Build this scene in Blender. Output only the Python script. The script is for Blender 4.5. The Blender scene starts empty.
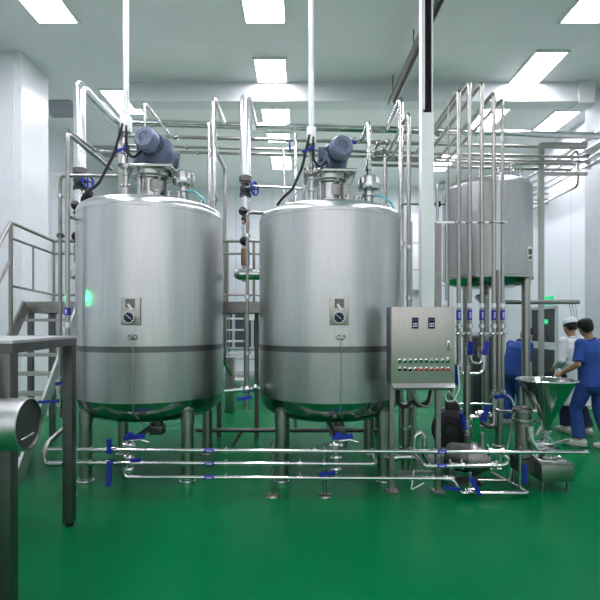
import bpy, bmesh, math, random
from mathutils import Vector, Matrix
random.seed(7)
PI = math.pi
C = bpy.context.scene.collection
F = 470.0; CX = 300.0; HY = 325.0; EYE = 1.6

def P(x, y, d):
    """real-world point seen at photo position (x, y) when it stands d metres away"""
    return Vector(((x-CX)/F*d, d, EYE+(HY-y)/F*d))
def V(*a): return Vector(a)

# ------------------------------------------------------------------ materials
def mat(name, col, metal=0.0, rough=0.5, var=0.06, scale=8.0, stretch=(1,1,1), emit=None, rvar=0.0, coat=0.0, trans=0.0, bump=0.0, spec=None, aniso=0.0):
    m = bpy.data.materials.new(name); m.use_nodes = True
    nt = m.node_tree; b = nt.nodes['Principled BSDF']
    b.inputs['Metallic'].default_value = metal
    b.inputs['Roughness'].default_value = rough
    b.inputs['Coat Weight'].default_value = coat
    b.inputs['Transmission Weight'].default_value = trans
    if spec is not None: b.inputs['Specular IOR Level'].default_value = spec
    if aniso: b.inputs['Anisotropic'].default_value = aniso
    tc = nt.nodes.new('ShaderNodeTexCoord'); mp = nt.nodes.new('ShaderNodeMapping')
    mp.inputs['Scale'].default_value = stretch
    nz = nt.nodes.new('ShaderNodeTexNoise'); nz.inputs['Scale'].default_value = scale
    nz.inputs['Detail'].default_value = 4.0
    nt.links.new(tc.outputs['Object'], mp.inputs['Vector']); nt.links.new(mp.outputs['Vector'], nz.inputs['Vector'])
    r = nt.nodes.new('ShaderNodeMapRange')
    r.inputs['From Min'].default_value = 0.3; r.inputs['From Max'].default_value = 0.7
    r.inputs['To Min'].default_value = 1-var; r.inputs['To Max'].default_value = 1+var
    nt.links.new(nz.outputs['Fac'], r.inputs['Value'])
    mul = nt.nodes.new('ShaderNodeVectorMath'); mul.operation = 'SCALE'
    mul.inputs[0].default_value = col[:3]
    nt.links.new(r.outputs['Result'], mul.inputs['Scale'])
    nt.links.new(mul.outputs['Vector'], b.inputs['Base Color'])
    if rvar:
        r2 = nt.nodes.new('ShaderNodeMapRange')
        r2.inputs['From Min'].default_value = 0.3; r2.inputs['From Max'].default_value = 0.7
        r2.inputs['To Min'].default_value = rough-rvar; r2.inputs['To Max'].default_value = rough+rvar
        nt.links.new(nz.outputs['Fac'], r2.inputs['Value']); nt.links.new(r2.outputs['Result'], b.inputs['Roughness'])
    if bump:
        bp = nt.nodes.new('ShaderNodeBump'); bp.inputs['Strength'].default_value = bump; bp.inputs['Distance'].default_value = 0.01
        nt.links.new(nz.outputs['Fac'], bp.inputs['Height']); nt.links.new(bp.outputs['Normal'], b.inputs['Normal'])
    if emit:
        b.inputs['Emission Color'].default_value = (*emit[0], 1); b.inputs['Emission Strength'].default_value = emit[1]
    return m

M = {}
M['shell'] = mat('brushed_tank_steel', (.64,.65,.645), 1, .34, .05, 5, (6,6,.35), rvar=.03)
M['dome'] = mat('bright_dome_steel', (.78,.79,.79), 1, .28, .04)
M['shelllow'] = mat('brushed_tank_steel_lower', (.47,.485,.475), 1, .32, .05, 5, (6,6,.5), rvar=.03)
M['band'] = mat('dark_seam_steel', (.21,.215,.215), 1, .35)
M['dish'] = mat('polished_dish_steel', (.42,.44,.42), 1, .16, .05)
M['leg'] = mat('steel_leg', (.40,.40,.38), 1, .28, .05, 6, (1,1,.2))
M['pipe'] = mat('sanitary_steel', (.60,.60,.59), 1, .20, .05)
M['pipew'] = mat('warm_satin_steel', (.43,.42,.39), 1, .30, .06)
M['bright'] = mat('bright_polished_steel', (.74,.74,.74), 1, .14, .03)
M['clad'] = mat('white_pipe_cladding', (.80,.82,.84), .75, .25, .03)
M['conduit'] = mat('white_conduit', (.86,.87,.87), .1, .35, .02)
M['dull'] = mat('dull_frame_steel', (.36,.35,.33), 1, .38, .10, 10)
M['dark'] = mat('dark_frame_steel', (.18,.18,.175), .9, .38, .1)
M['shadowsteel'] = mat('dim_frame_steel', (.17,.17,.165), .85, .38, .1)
M['tread'] = mat('steel_tread', (.46,.45,.43), .8, .45, .1, 20)
M['tabletop'] = mat('table_steel', (.66,.66,.66), .85, .34, .05)
M['panel'] = mat('control_cabinet_steel', (.50,.49,.455), .85, .36, .04, 5, (8,1,1))
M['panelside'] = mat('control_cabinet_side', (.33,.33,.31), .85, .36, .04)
M['black'] = mat('black_rubber', (.012,.012,.014), 0, .5)
M['blue'] = mat('blue_plastic', (.018,.045,.36), 0, .35)
M['bluelabel'] = mat('blue_label', (.055,.05,.42), 0, .4)
M['motor'] = mat('motor_paint', (.115,.145,.215), .15, .42, .08)
M['motorl'] = mat('motor_paint_light', (.19,.23,.31), .15, .4, .06)
M['darkmotor'] = mat('dark_motor_paint', (.05,.055,.06), .2, .45, .1)
M['teal'] = mat('teal_hose', (.16,.52,.55), 0, .3)
M['white'] = mat('white_paint', (.82,.83,.83), 0, .4, .02)
M['copper'] = mat('copper_fitting', (.36,.22,.14), .7, .4, .2, 20)
M['screen'] = mat('dark_screen', (.012,.016,.07), 0, .2)
M['digit'] = mat('lit_digit', (.6,.65,.75), 0, .4, emit=((.8,.88,1), .15))
M['greenb'] = mat('green_button', (.01,.16,.075), 0, .3)
M['redb'] = mat('red_button', (.40,.045,.03), 0, .3)
M['exit'] = mat('green_sign', (.0,.30,.12), 0, .4, emit=((.0,.55,.2), .9))
M['glassdark'] = mat('dark_glass', (.018,.026,.030), 0, .12, .1)
M['glassblue'] = mat('dim_blue_glass', (.075,.09,.115), 0, .15, .1)
M['frame'] = mat('door_frame_grey', (.50,.54,.55), .1, .4)
M['skin'] = mat('skin', (.42,.25,.165), 0, .5, .05)
M['hair'] = mat('black_hair', (.012,.011,.011), 0, .55, .2, 40)
M['uniform'] = mat('blue_work_uniform', (.026,.085,.32), 0, .8, .14, 9, bump=.25)
M['uniformp'] = mat('blue_work_trousers', (.024,.068,.25), 0, .8, .16, 9, bump=.25)
M['coat'] = mat('white_lab_coat', (.70,.72,.74), 0, .8, .06, 7, bump=.2)
M['navy'] = mat('navy_trousers', (.013,.018,.06), 0, .8, .1)
M['shoe'] = mat('white_shoe', (.66,.66,.63), 0, .6, .05)
M['sole'] = mat('shoe_sole', (.40,.40,.38), 0, .7)
M['lamp'] = mat('lamp_diffuser', (.9,.9,.9), 0, .5, .01, emit=((1.0,.95,1.05), 24.0))
M['vent'] = mat('vent_grey', (.45,.46,.49), .2, .5)
M['paint_beam'] = mat('beam_panel', (.74,.765,.77), .05, .35, .02)
M['greyp'] = mat('grey_panel_paint', (.55,.58,.60), .05, .4, .03)
M['pilaster'] = mat('white_gloss_panel', (.80,.82,.84), .05, .25, .02)

def wall_mat(name, col, axis, pitch, rough=.3, dark=.75):
    """sandwich panels: thin vertical joints every pitch metres along an axis"""
    m = mat(name, col, 0, rough, .02, 1.2)
    nt = m.node_tree; b = nt.nodes['Principled BSDF']
    tc = nt.nodes['Texture Coordinate']; sx = nt.nodes.new('ShaderNodeSeparateXYZ')
    nt.links.new(tc.outputs['Object'], sx.inputs['Vector'])
    d = nt.nodes.new('ShaderNodeMath'); d.operation = 'DIVIDE'; d.inputs[1].default_value = pitch
    nt.links.new(sx.outputs[axis], d.inputs[0])
    f = nt.nodes.new('ShaderNodeMath'); f.operation = 'FRACT'; nt.links.new(d.outputs[0], f.inputs[0])
    c = nt.nodes.new('ShaderNodeMath'); c.operation = 'LESS_THAN'; c.inputs[1].default_value = .018
    nt.links.new(f.outputs[0], c.inputs[0])
    mx = nt.nodes.new('ShaderNodeMix'); mx.data_type = 'RGBA'
    src = b.inputs['Base Color'].links[0].from_socket
    nt.links.new(c.outputs[0], mx.inputs[0]); nt.links.new(src, mx.inputs[6])
    mx.inputs[7].default_value = (col[0]*dark, col[1]*dark, col[2]*dark, 1)
    nt.links.new(mx.outputs[2], b.inputs['Base Color'])
    return m
M['wall'] = wall_mat('white_wall_panels', (.77,.80,.83), 1, 1.15)
M['wallb'] = wall_mat('back_wall_panels', (.77,.80,.84), 0, 1.15)
M['ceil'] = wall_mat('ceiling_panels', (.86,.87,.87), 1, 1.15, .28, .94)
M['floor'] = mat('green_epoxy_floor', (.0006,.165,.056), 0, .26, .10, .45, rvar=.02, spec=.06)

# ------------------------------------------------------------------ mesh builder
class MB:
    def __init__(s): s.bm = bmesh.new(); s.mats = []; s.i = 0
    def use(s, m):
        if m not in s.mats: s.mats.append(m)
        s.i = s.mats.index(m); return s
    def _tag(s, faces, smooth):
        for f in faces: f.material_index = s.i; f.smooth = smooth
    def box(s, a, b, rz=0, bev=0.0):
        a, b = Vector(a), Vector(b); c = (a+b)/2; e = b-a
        r = bmesh.ops.create_cube(s.bm, size=1)
        vs = r['verts']
        for v in vs: v.co = Vector((v.co.x*e.x, v.co.y*e.y, v.co.z*e.z))
        if bev:
            es = list({ed for v in vs for ed in v.link_edges})
            rr = bmesh.ops.bevel(s.bm, geom=es, offset=bev, segments=2, affect='EDGES', profile=.6)
            vs = list({v for f in rr['faces'] for v in f.verts} | {v for v in vs if v.is_valid})
        fs = set()
        for v in vs:
            if rz: v.co = Matrix.Rotation(rz, 3, 'Z') @ v.co
            v.co = v.co + c
            fs.update(v.link_faces)
        s._tag(fs, bool(bev)); return s
    def bar(s, p0, p1, w, h, up=(0,0,1)):
        """rectangular bar from p0 to p1: w across, h along up"""
        p0, p1 = Vector(p0), Vector(p1); t = (p1-p0).normalized(); u = Vector(up)
        if abs(t.dot(u)) > .99: u = Vector((0,1,0))
        x = t.cross(u).normalized(); u = x.cross(t).normalized()
        vs = []
        for p in (p0, p1):
            for a, b in ((-1,-1),(1,-1),(1,1),(-1,1)): vs.append(s.bm.verts.new(p + x*a*w/2 + u*b*h/2))
        fs = [s.bm.faces.new([vs[i] for i in q]) for q in ((3,2,1,0),(4,5,6,7),(0,1,5,4),(1,2,6,5),(2,3,7,6),(3,0,4,7))]
        s._tag(fs, False); return s
    def tube(s, pts, r, bend=None, seg=12, caps=True, radii=None):
        pts = [Vector(p) for p in pts]
        rad = radii
        if bend is None: bend = r*3
        if rad is None and bend and len(pts) > 2:
            q = [pts[0]]
            for i in range(1, len(pts)-1):
                a, b, c = pts[i-1], pts[i], pts[i+1]
                u = (a-b); v = (c-b); lu, lv = u.length, v.length
                u.normalize(); v.normalize()
                ang = u.angle(v)
                if ang > 3.1: q.append(b); continue
                t = min(bend/math.tan(ang/2), lu*.49, lv*.49)
                A = b+u*t; B = b+v*t
                n = 6
                for k in range(n+1):
                    w = k/n
                    q.append(A*(1-w)**2 + b*2*w*(1-w) + B*w*w)
            q.append(pts[-1]); pts = q
        n = len(pts); rings = []
        T = []
        for i in range(n):
            a = pts[max(i-1,0)]; b = pts[min(i+1,n-1)]; T.append((b-a).normalized())
        u = T[0].orthogonal().normalized()
        for i in range(n):
            t = T[i]; u = (u - t*u.dot(t)).normalized(); w = t.cross(u)
            rr = rad[i] if rad else r
            rings.append([s.bm.verts.new(pts[i] + (u*math.cos(2*PI*k/seg) + w*math.sin(2*PI*k/seg))*rr) for k in range(seg)])
        fs = []
        for i in range(n-1):
            for k in range(seg):
                fs.append(s.bm.faces.new((rings[i][k], rings[i][(k+1)%seg], rings[i+1][(k+1)%seg], rings[i+1][k])))
        s._tag(fs, True)
        if caps: s._tag([s.bm.faces.new(rings[0][::-1]), s.bm.faces.new(rings[-1])], False)
        return s
    def cyl(s, p0, p1, r, r2=None, seg=20, caps=True):
        return s.tube([p0, p1], r, seg=seg, caps=caps, radii=[r, r if r2 is None else r2])
    def lathe(s, prof, org=(0,0,0), axis=(0,0,1), seg=48):
        """profile of (radius, height) pairs about an axis; open ended unless radius is 0"""
        org = Vector(org); t = Vector(axis).normalized(); u = t.orthogonal().normalized()
        if abs(t.z) > .99: u = Vector((1,0,0))
        w = t.cross(u); rings = []
        for r, h in prof:
            if r < 1e-6: rings.append([s.bm.verts.new(org+t*h)])
            else: rings.append([s.bm.verts.new(org + t*h + (u*math.cos(2*PI*k/seg)+w*math.sin(2*PI*k/seg))*r) for k in range(seg)])
        fs = []
        for a, b in zip(rings, rings[1:]):
            if len(a) == 1 and len(b) == 1: continue
            for k in range(seg):
                j = (k+1) % seg
                if len(a) == 1: fs.append(s.bm.faces.new((a[0], b[j], b[k])))
                elif len(b) == 1: fs.append(s.bm.faces.new((a[k], a[j], b[0])))
                else: fs.append(s.bm.faces.new((a[k], a[j], b[j], b[k])))
        s._tag(fs, True); return s
    def ball(s, c, rx, ry=None, rz=None, seg=20, rot=None):
        ry = rx if ry is None else ry; rz = rx if rz is None else rz
        r = bmesh.ops.create_uvsphere(s.bm, u_segments=seg, v_segments=max(8, seg*2//3), radius=1)
        fs = set()
        for v in r['verts']:
            co = Vector((v.co.x*rx, v.co.y*ry, v.co.z*rz))
            if rot: co = rot @ co
            v.co = co + Vector(c); fs.update(v.link_faces)
        s._tag(fs, True); return s
    def torus(s, c, R, r, axis=(0,0,1), seg=28, sub=8):
        t = Vector(axis).normalized(); u = t.orthogonal().normalized(); w = t.cross(u); c = Vector(c)
        rings = []
        for i in range(seg):
            a = 2*PI*i/seg; d = u*math.cos(a)+w*math.sin(a)
            rings.append([s.bm.verts.new(c + d*(R+r*math.cos(2*PI*k/sub)) + t*r*math.sin(2*PI*k/sub)) for k in range(sub)])
        fs = []
        for i in range(seg):
            for k in range(sub):
                fs.append(s.bm.faces.new((rings[i][k], rings[(i+1)%seg][k], rings[(i+1)%seg][(k+1)%sub], rings[i][(k+1)%sub])))
        s._tag(fs, True); return s
    def loft(s, cs, rxs, rys, lat=(1,0,0), seg=20, pw=2.0):
        """elliptical sections along a spine; closed with rounded ends"""
        cs = [Vector(c) for c in cs]; n = len(cs); rings = []
        lat = Vector(lat)
        for i in range(n):
            t = (cs[min(i+1,n-1)]-cs[max(i-1,0)]).normalized()
            u = (lat - t*lat.dot(t)).normalized(); w = t.cross(u)
            ring = []
            for k in range(seg):
                a = 2*PI*k/seg; ca, sa = math.cos(a), math.sin(a)
                ca = math.copysign(abs(ca)**(2/pw), ca); sa = math.copysign(abs(sa)**(2/pw), sa)
                ring.append(s.bm.verts.new(cs[i] + u*ca*rxs[i] + w*sa*rys[i]))
            rings.append(ring)
        fs = []
        for a, b in zip(rings, rings[1:]):
            for k in range(seg): fs.append(s.bm.faces.new((a[k], a[(k+1)%seg], b[(k+1)%seg], b[k])))
        fs += [s.bm.faces.new(rings[0][::-1]), s.bm.faces.new(rings[-1])]
        s._tag(fs, True); return s
    def limb(s, pts, radii, seg=14):
        s.tube(pts, 0, bend=0, seg=seg, radii=radii)
        for p, r in zip(pts, radii): s.ball(p, r*1.0, seg=12)
        return s
    def build(s, name, m=None, parent=None, base=None):
        bm = s.bm
        if name in SPLIT and parent is not None:
            todo = set(bm.verts); comps = []
            while todo:
                st = [todo.pop()]; comp = set(st)
                while st:
                    for e in st.pop().link_edges:
                        for v in e.verts:
                            if v in todo: todo.discard(v); comp.add(v); st.append(v)
                comps.append(comp)
            if len(comps) > 1:
                o = None
                for comp in comps:
                    q = MB(); q.mats = list(s.mats); mp = {v: q.bm.verts.new(v.co) for v in comp}
                    for f in {f for v in comp for f in v.link_faces}:
                        nf = q.bm.faces.new([mp[v] for v in f.verts]); nf.material_index = f.material_index; nf.smooth = f.smooth
                    o = q._build(name, m, parent)
                bm.free(); return o
        return s._build(name, m, parent, base)
    def _build(s, name, m=None, parent=None, base=None):
        bm = s.bm
        if m is not None and not s.mats: s.mats = [m]
        bmesh.ops.recalc_face_normals(bm, faces=bm.faces)
        for e in bm.edges:
            if len(e.link_faces) == 2 and e.calc_face_angle(0) > .75: e.smooth = False
        if parent is not None: off = OFF[parent.name]
        elif base is not None: off = Vector(base)
        else:
            lo = Vector([min(v.co[i] for v in bm.verts) for i in range(3)]); hi = Vector([max(v.co[i] for v in bm.verts) for i in range(3)])
            off = Vector(((lo.x+hi.x)/2, (lo.y+hi.y)/2, lo.z))
        for v in bm.verts: v.co -= off
        me = bpy.data.meshes.new(name); bm.to_mesh(me); bm.free()
        for mm in s.mats: me.materials.append(mm)
        o = bpy.data.objects.new(name, me); C.objects.link(o)
        if parent is not None: o.parent = parent
        else: o.location = off
        OFF[o.name] = off.copy()
        return o
OFF = {}
SPLIT = {'railing_post','railing','edge_beam','baluster','brace','arm','hanger_rod','pipe_ring','wall_bracket','wire','band','cable','foot','handrail','hanger','shelf','upright','connector'}

def tag(o, label=None, cat=None, group=None, kind=None):
    if label: o['label'] = label
    if cat: o['category'] = cat
    if group: o['group'] = group
    if kind: o['kind'] = kind
    return o
def thing(name, label, cat, loc, group=None):
    o = bpy.data.objects.new(name, None); C.objects.link(o); o.location = Vector(loc)
    o.empty_display_size = .1
    OFF[o.name] = Vector(loc)
    return tag(o, label, cat, group)
def struct(name, mb, m=None): return tag(mb.build(name, m), kind='structure')
def copy_tree(o, delta, parent=None):
    c = o.copy(); C.objects.link(c)
    if parent is not None: c.parent = parent
    else: c.location = o.location + Vector(delta)
    OFF[c.name] = OFF[o.name] + Vector(delta)
    for ch in [x for x in bpy.data.objects if x.parent == o and x.name in OFF]: copy_tree(ch, delta, c)
    return c

# valve: a part of the pipe run it is clamped into, with its handle as a sub-part
def valve(parent, p, axis, r, hdir, hlen=.13, hcol='blue', off=(0,0,0), w=.026):
    p = Vector(p); a = Vector(axis).normalized(); h = Vector(hdir).normalized()
    mb = MB()
    mb.cyl(p-a*r*1.3, p+a*r*1.3, r*1.75, seg=16)
    for s_ in (-1, 1):
        mb.cyl(p+a*s_*r*1.9-a*r*.3, p+a*s_*r*1.9+a*r*.3, r*2.0, seg=16)
        mb.cyl(p+a*s_*r*3.0-a*r*.2, p+a*s_*r*3.0+a*r*.2, r*1.35, seg=16)
    st = a.cross(h)
    if st.length < .1: st = a.orthogonal()
    st.normalize()
    if st.y > .05: st = -st            # spindle towards the working side
    mb.cyl(p, p+st*r*2.6, r*.5, seg=10)
    v = mb.build('butterfly_valve', M['bright'], parent)
    hb = MB(); q = p+st*r*2.6+Vector(off)
    hb.bar(q-h*.02, q+h*hlen*.35, w*.9, w*.7, up=st)
    hb.bar(q+h*hlen*.3, q+h*hlen, w*1.15, w*.55, up=st)
    hb.cyl(q-st*.012, q+st*.012, w*.75, seg=12)
    hb.build('handle', M[hcol], v)
    return v
def clamp(parent, p, axis, r, m='bright'):
    p = Vector(p); a = Vector(axis).normalized(); mb = MB()
    mb.cyl(p-a*r*.7, p+a*r*.7, r*1.65, seg=14)
    mb.cyl(p-a*r*1.1, p+a*r*1.1, r*1.25, seg=14)
    n = a.orthogonal().normalized()
    mb.cyl(p+n*r*1.5-a*r*.5, p+n*r*2.3+a*r*.2, r*.35, seg=8)
    return mb.build('pipe_clamp', M[m], parent)
def band(parent, p, axis, r, L, m='bluelabel', name='label_band'):
    p = Vector(p); a = Vector(axis).normalized()
    mb = MB().use(M[m]); mb.cyl(p-a*L/2, p+a*L/2, r*1.06, seg=16)
    if m == 'bluelabel':
        mb.use(M['white'])
        side = Vector((0,-1,0))
        for k in (-.22, 0, .2):
            c = p + a*L*k + side*r*1.045
            mb.bar(c-a*L*.06, c+a*L*.06, r*.7, r*.12, up=side)
    return mb.build(name, None, parent)
def run(name, label, cat, pts, r, m='pipe', bend=None, group=None, part='tube', seg=12):
    pts = [Vector(p) for p in pts]
    low = min(pts, key=lambda p: p.z)
    root = thing(name, label, cat, low, group)
    MB().tube(pts, r, bend, seg=seg).build(part, M[m], root)
    return root
def simple(name, label, cat, pts, r, m='pipe', bend=None, group=None, seg=12):
    o = MB().tube(pts, r, bend, seg=seg).build(name, M[m])
    return tag(o, label, cat, group)

# ------------------------------------------------------------------ the setting
XL, XR, YB, YF, ZC = -5.62, 6.12, 15.0, -3.0, 6.0
struct('floor', MB().box((XL-.2, YF, -.12), (XR+.2, YB+.2, 0)), M['floor'])
struct('ceiling', MB().box((XL-.2, YF, ZC), (XR+.2, YB+.2, ZC+.12)), M['ceil'])
struct('wall_left', MB().box((XL-.15, YF, 0), (XL, YB, ZC)), M['wall'])
struct('wall_right', MB().box((XR, YF, 0), (XR+.15, YB, ZC)), M['wall'])
struct('wall_back', MB().box((XL-.15, YB, 0), (XR+.15, YB+.15, ZC)), M['wallb'])
# ceiling downstand across the hall
mb = MB(); mb.box((-3.1, 8.5, 5.66), (5.3, 8.75, ZC)); mb.box((-3.1, 8.46, 5.63), (5.3, 8.79, 5.665))
mb.box((5.02, 8.44, 5.60), (5.3, 8.82, ZC))
struct('trim_1', mb, M['paint_beam'])
# boxed-in column against the left wall, right pilaster and wainscot coving
mb = MB(); mb.box((XL, 7.55, 0), (-4.47, 8.35, ZC)); mb.box((-4.62, 7.53, 0), (-4.58, 7.56, ZC))
struct('trim_2', mb, M['pilaster'])
mb = MB(); mb.box((5.55, 8.55, 0), (XR, 9.15, ZC)); mb.box((5.53, 8.53, 0), (5.60, 8.60, ZC))
struct('trim_3', mb, M['greyp'])
struct('baseboard_left', MB().box((XL, YF, 0), (XL+.03, YB, .12)), M['greyp'])
struct('baseboard_right', MB().box((XR-.03, 9.15, 0), (XR, YB, .12)), M['greyp'])
struct('baseboard_back', MB().box((XL, YB-.03, 0), (XR, YB, .12)), M['greyp'])
# white wall panel to the right of the tall tank group, on the back wall
def door(name, wallx, y0, y1, ztop, side, leaves=2, glass='glassdark'):
    """glazed door set in a side wall; side=+1 opens towards +x"""
    x = wallx
    mb = MB(); t = .05*side
    def bx(a, b, z0, z1, th=t):
        mb.box((min(x, x+th), a, z0), (max(x, x+th), b, z1))
    bx(y0-.06, y0, 0, ztop+.06); bx(y1, y1+.06, 0, ztop+.06); bx(y0-.06, y1+.06, ztop, ztop+.06)
    mb.build
    d = struct(name, mb, M['frame'])
    OFFd = OFF[d.name]
    w = (y1-y0)/leaves
    for k in range(leaves):
        a, b = y0+w*k+.01, y0+w*(k+1)-.01
        g = MB(); g.box((min(x+.005*side, x+.03*side), a, .02), (max(x+.005*side, x+.03*side), b, ztop-.01))
        leaf = g.build('door_leaf', M[glass], d)
        rl = MB(); rl.box((min(x+.03*side, x+.045*side), a, 1.0), (max(x+.03*side, x+.045*side), b, 1.18))
        rl.build('mid_rail', M['frame'], leaf)
        hd = MB(); yy = b-.08 if k == 0 else a+.08
        hd.tube([(x+.03*side, yy, 1.0), (x+.09*side, yy, 1.02), (x+.09*side, yy, 1.3), (x+.03*side, yy, 1.32)], .012, .02)
        hd.build('handle', M['pipe'], leaf)
    return d
door('door_1', XR, 11.2, 12.35, 2.0, -1)
door('door_2', XL, 9.05, 9.85, 2.02, 1, 1, 'glassblue')
door('door_3', XL, 10.15, 10.75, 2.02, 1, 1, 'glassblue')
# window strip low on the back wall, seen in the gap between the tanks
mb = MB(); z0, z1, x0, x1 = .9, 2.05, -2.7, -.9
mb.box((x0-.06, YB-.06, z0-.06), (x1+.06, YB, z0)); mb.box((x0-.06, YB-.06, z1), (x1+.06, YB, z1+.06))
for k in range(4): mb.box((x0-.03+(x1-x0)*k/3-.03, YB-.06, z0), (x0+.03+(x1-x0)*k/3, YB, z1))
w = struct('window_1', mb, M['frame'])
for k in range(3):
    MB().box((x0+.03+(x1-x0)*k/3, YB-.03, z0), (x0-.03+(x1-x0)*(k+1)/3, YB-.01, z1)).build('pane', M['glassblue'], w)
# exit signs above and on the right-hand door
def exit_sign(z, y, label, k=1.0):
    r = thing('exit_sign', label, 'sign', (XR-.03, y, z))
    MB().box((XR-.05, y-.26*k, z), (XR, y+.26*k, z+.2*k), bev=.006).build('sign_panel', M['exit'], r)
    mk = MB()
    mk.box((XR-.056, y-.2*k, z+.07*k), (XR-.05, y-.06*k, z+.13*k)); mk.box((XR-.056, y+.0*k, z+.05*k), (XR-.05, y+.03*k, z+.15*k))
    mk.box((XR-.056, y+.07*k, z+.09*k), (XR-.05, y+.2*k, z+.115*k))
    mk.bar((XR-.053, y+.2*k, z+.1*k), (XR-.053, y+.14*k, z+.15*k), .006, .02, up=(0,0,1)); mk.bar((XR-.053, y+.2*k, z+.1*k), (XR-.053, y+.14*k, z+.055*k), .006, .02, up=(0,0,1))
    mk.build('sign_marking', M['digit'], r)
exit_sign(2.1, 11.6, 'green lit exit sign with white marks above the dark glazed door')
exit_sign(1.62, 11.95-.27, 'lower green sign fixed on the leaf of the dark glazed door', .6)

# ceiling lights
def ceiling_light(x, y, w, l, label):
    r = thing('ceiling_light', label, 'ceiling light', (x, y, ZC), 'recessed panel lights in the ceiling')
    mb = MB(); t = .035
    mb.box((x-w/2-t, y-l/2-t, ZC-.03), (x+w/2+t, y-l/2, ZC)); mb.box((x-w/2-t, y+l/2, ZC-.03), (x+w/2+t, y+l/2+t, ZC))
    mb.box((x-w/2-t, y-l/2, ZC-.03), (x-w/2, y+l/2, ZC)); mb.box((x+w/2, y-l/2, ZC-.03), (x+w/2+t, y+l/2, ZC))
    mb.build('frame', M['white'], r)
    MB().box((x-w/2, y-l/2, ZC-.02), (x+w/2, y+l/2, ZC-.003)).build('diffuser', M['lamp'], r)
ceiling_light(-3.48, 9.25, .5, .95, 'bright ceiling panel light above the left tank, behind its white conduit')
ceiling_light(-.5, 8.1, .5, .7, 'ceiling light in front of the downstand, above the gap between the tanks')
ceiling_light(-.5, 9.85, .55, 1.2, 'bright ceiling light just behind the downstand, beside the white clad pipe')
ceiling_light(-.5, 11.0, .5, .5, 'small ceiling light beyond the big header pipe, over the gap between the tanks')
ceiling_light(-.5, 12.7, .5, 1.0, 'farthest ceiling light over the gap between the tanks, near the back wall')
ceiling_light(4.05, 8.05, .5, 1.0, 'ceiling light in front of the downstand at upper right, above the raised tank')
ceiling_light(4.0, 10.1, .5, 1.3, 'ceiling light behind the five riser pipes at upper right')
ceiling_light(5.5, 10.3, .5, 1.3, 'ceiling light hard against the right wall, behind the downstand')
ceiling_light(3.85, 12.7, .5, 1.3, 'far ceiling light seen right of the square cable trunking')
for j, (y, nm) in enumerate(((6.2, 'second'), (3.9, 'third'), (1.4, 'fourth'))):
    for x, s_ in ((-3.5, 'left'), (-.5, 'middle'), (4.05, 'right')):
        ceiling_light(x, y, .55, 1.2, 'ceiling panel light over the front floor, %s row from the downstand, %s column' % (nm, s_))
# ceiling vents
for x, y, lb in ((-4.85, 9.55, 'nearest grey ceiling grille, beside the white boxed column'),
                 (-4.72, 11.9, 'middle grey ceiling grille of the row along the left wall'),
                 (-4.75, 13.6, 'farthest grey ceiling grille of the row along the left wall')):
    r = thing('ceiling_vent', lb, 'vent', (x, y, ZC), 'grey grilles in the ceiling')
    fr = MB(); fr.box((x-.36, y-.36, ZC-.03), (x+.36, y-.31, ZC)); fr.box((x-.36, y+.31, ZC-.03), (x+.36, y+.36, ZC))
    fr.box((x-.36, y-.31, ZC-.03), (x-.31, y+.31, ZC)); fr.box((x+.31, y-.31, ZC-.03), (x+.36, y+.31, ZC))
    fr.build('frame', M['vent'], r)
    sl = MB()
    for k in range(9): sl.bar((x-.31, y-.27+.066*k, ZC-.02), (x+.31, y-.27+.066*k, ZC-.02), .05, .008, up=(0,.5,1))
    sl.build('louvre', M['vent'], r)
    MB().box((x-.31, y-.31, ZC-.006), (x+.31, y+.31, ZC-.002)).build('backing', M['vent'], r)
# ceiling channel running towards the downstand
mb = MB(); a, b = V(1.76, 5.6, 5.75), V(1.63, 8.42, 5.6)
mb.bar(a, b, .11, .02); mb.bar(a+V(-.05,0,-.04), b+V(-.05,0,-.04), .012, .08); mb.bar(a+V(.05,0,-.04), b+V(.05,0,-.04), .012, .08)
ch = thing('ceiling_channel', 'dark steel channel under the ceiling running back to the downstand above the right tank', 'channel', (1.7, 7, 5.6))
mb.build('channel', M['dull'], ch)
mb = MB()
for q in (.1, .5, .95):
    p = a.lerp(b, q); mb.cyl(p, (p.x, p.y, ZC), .012, seg=8)
mb.build('hanger_rod', M['dull'], ch)

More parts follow.
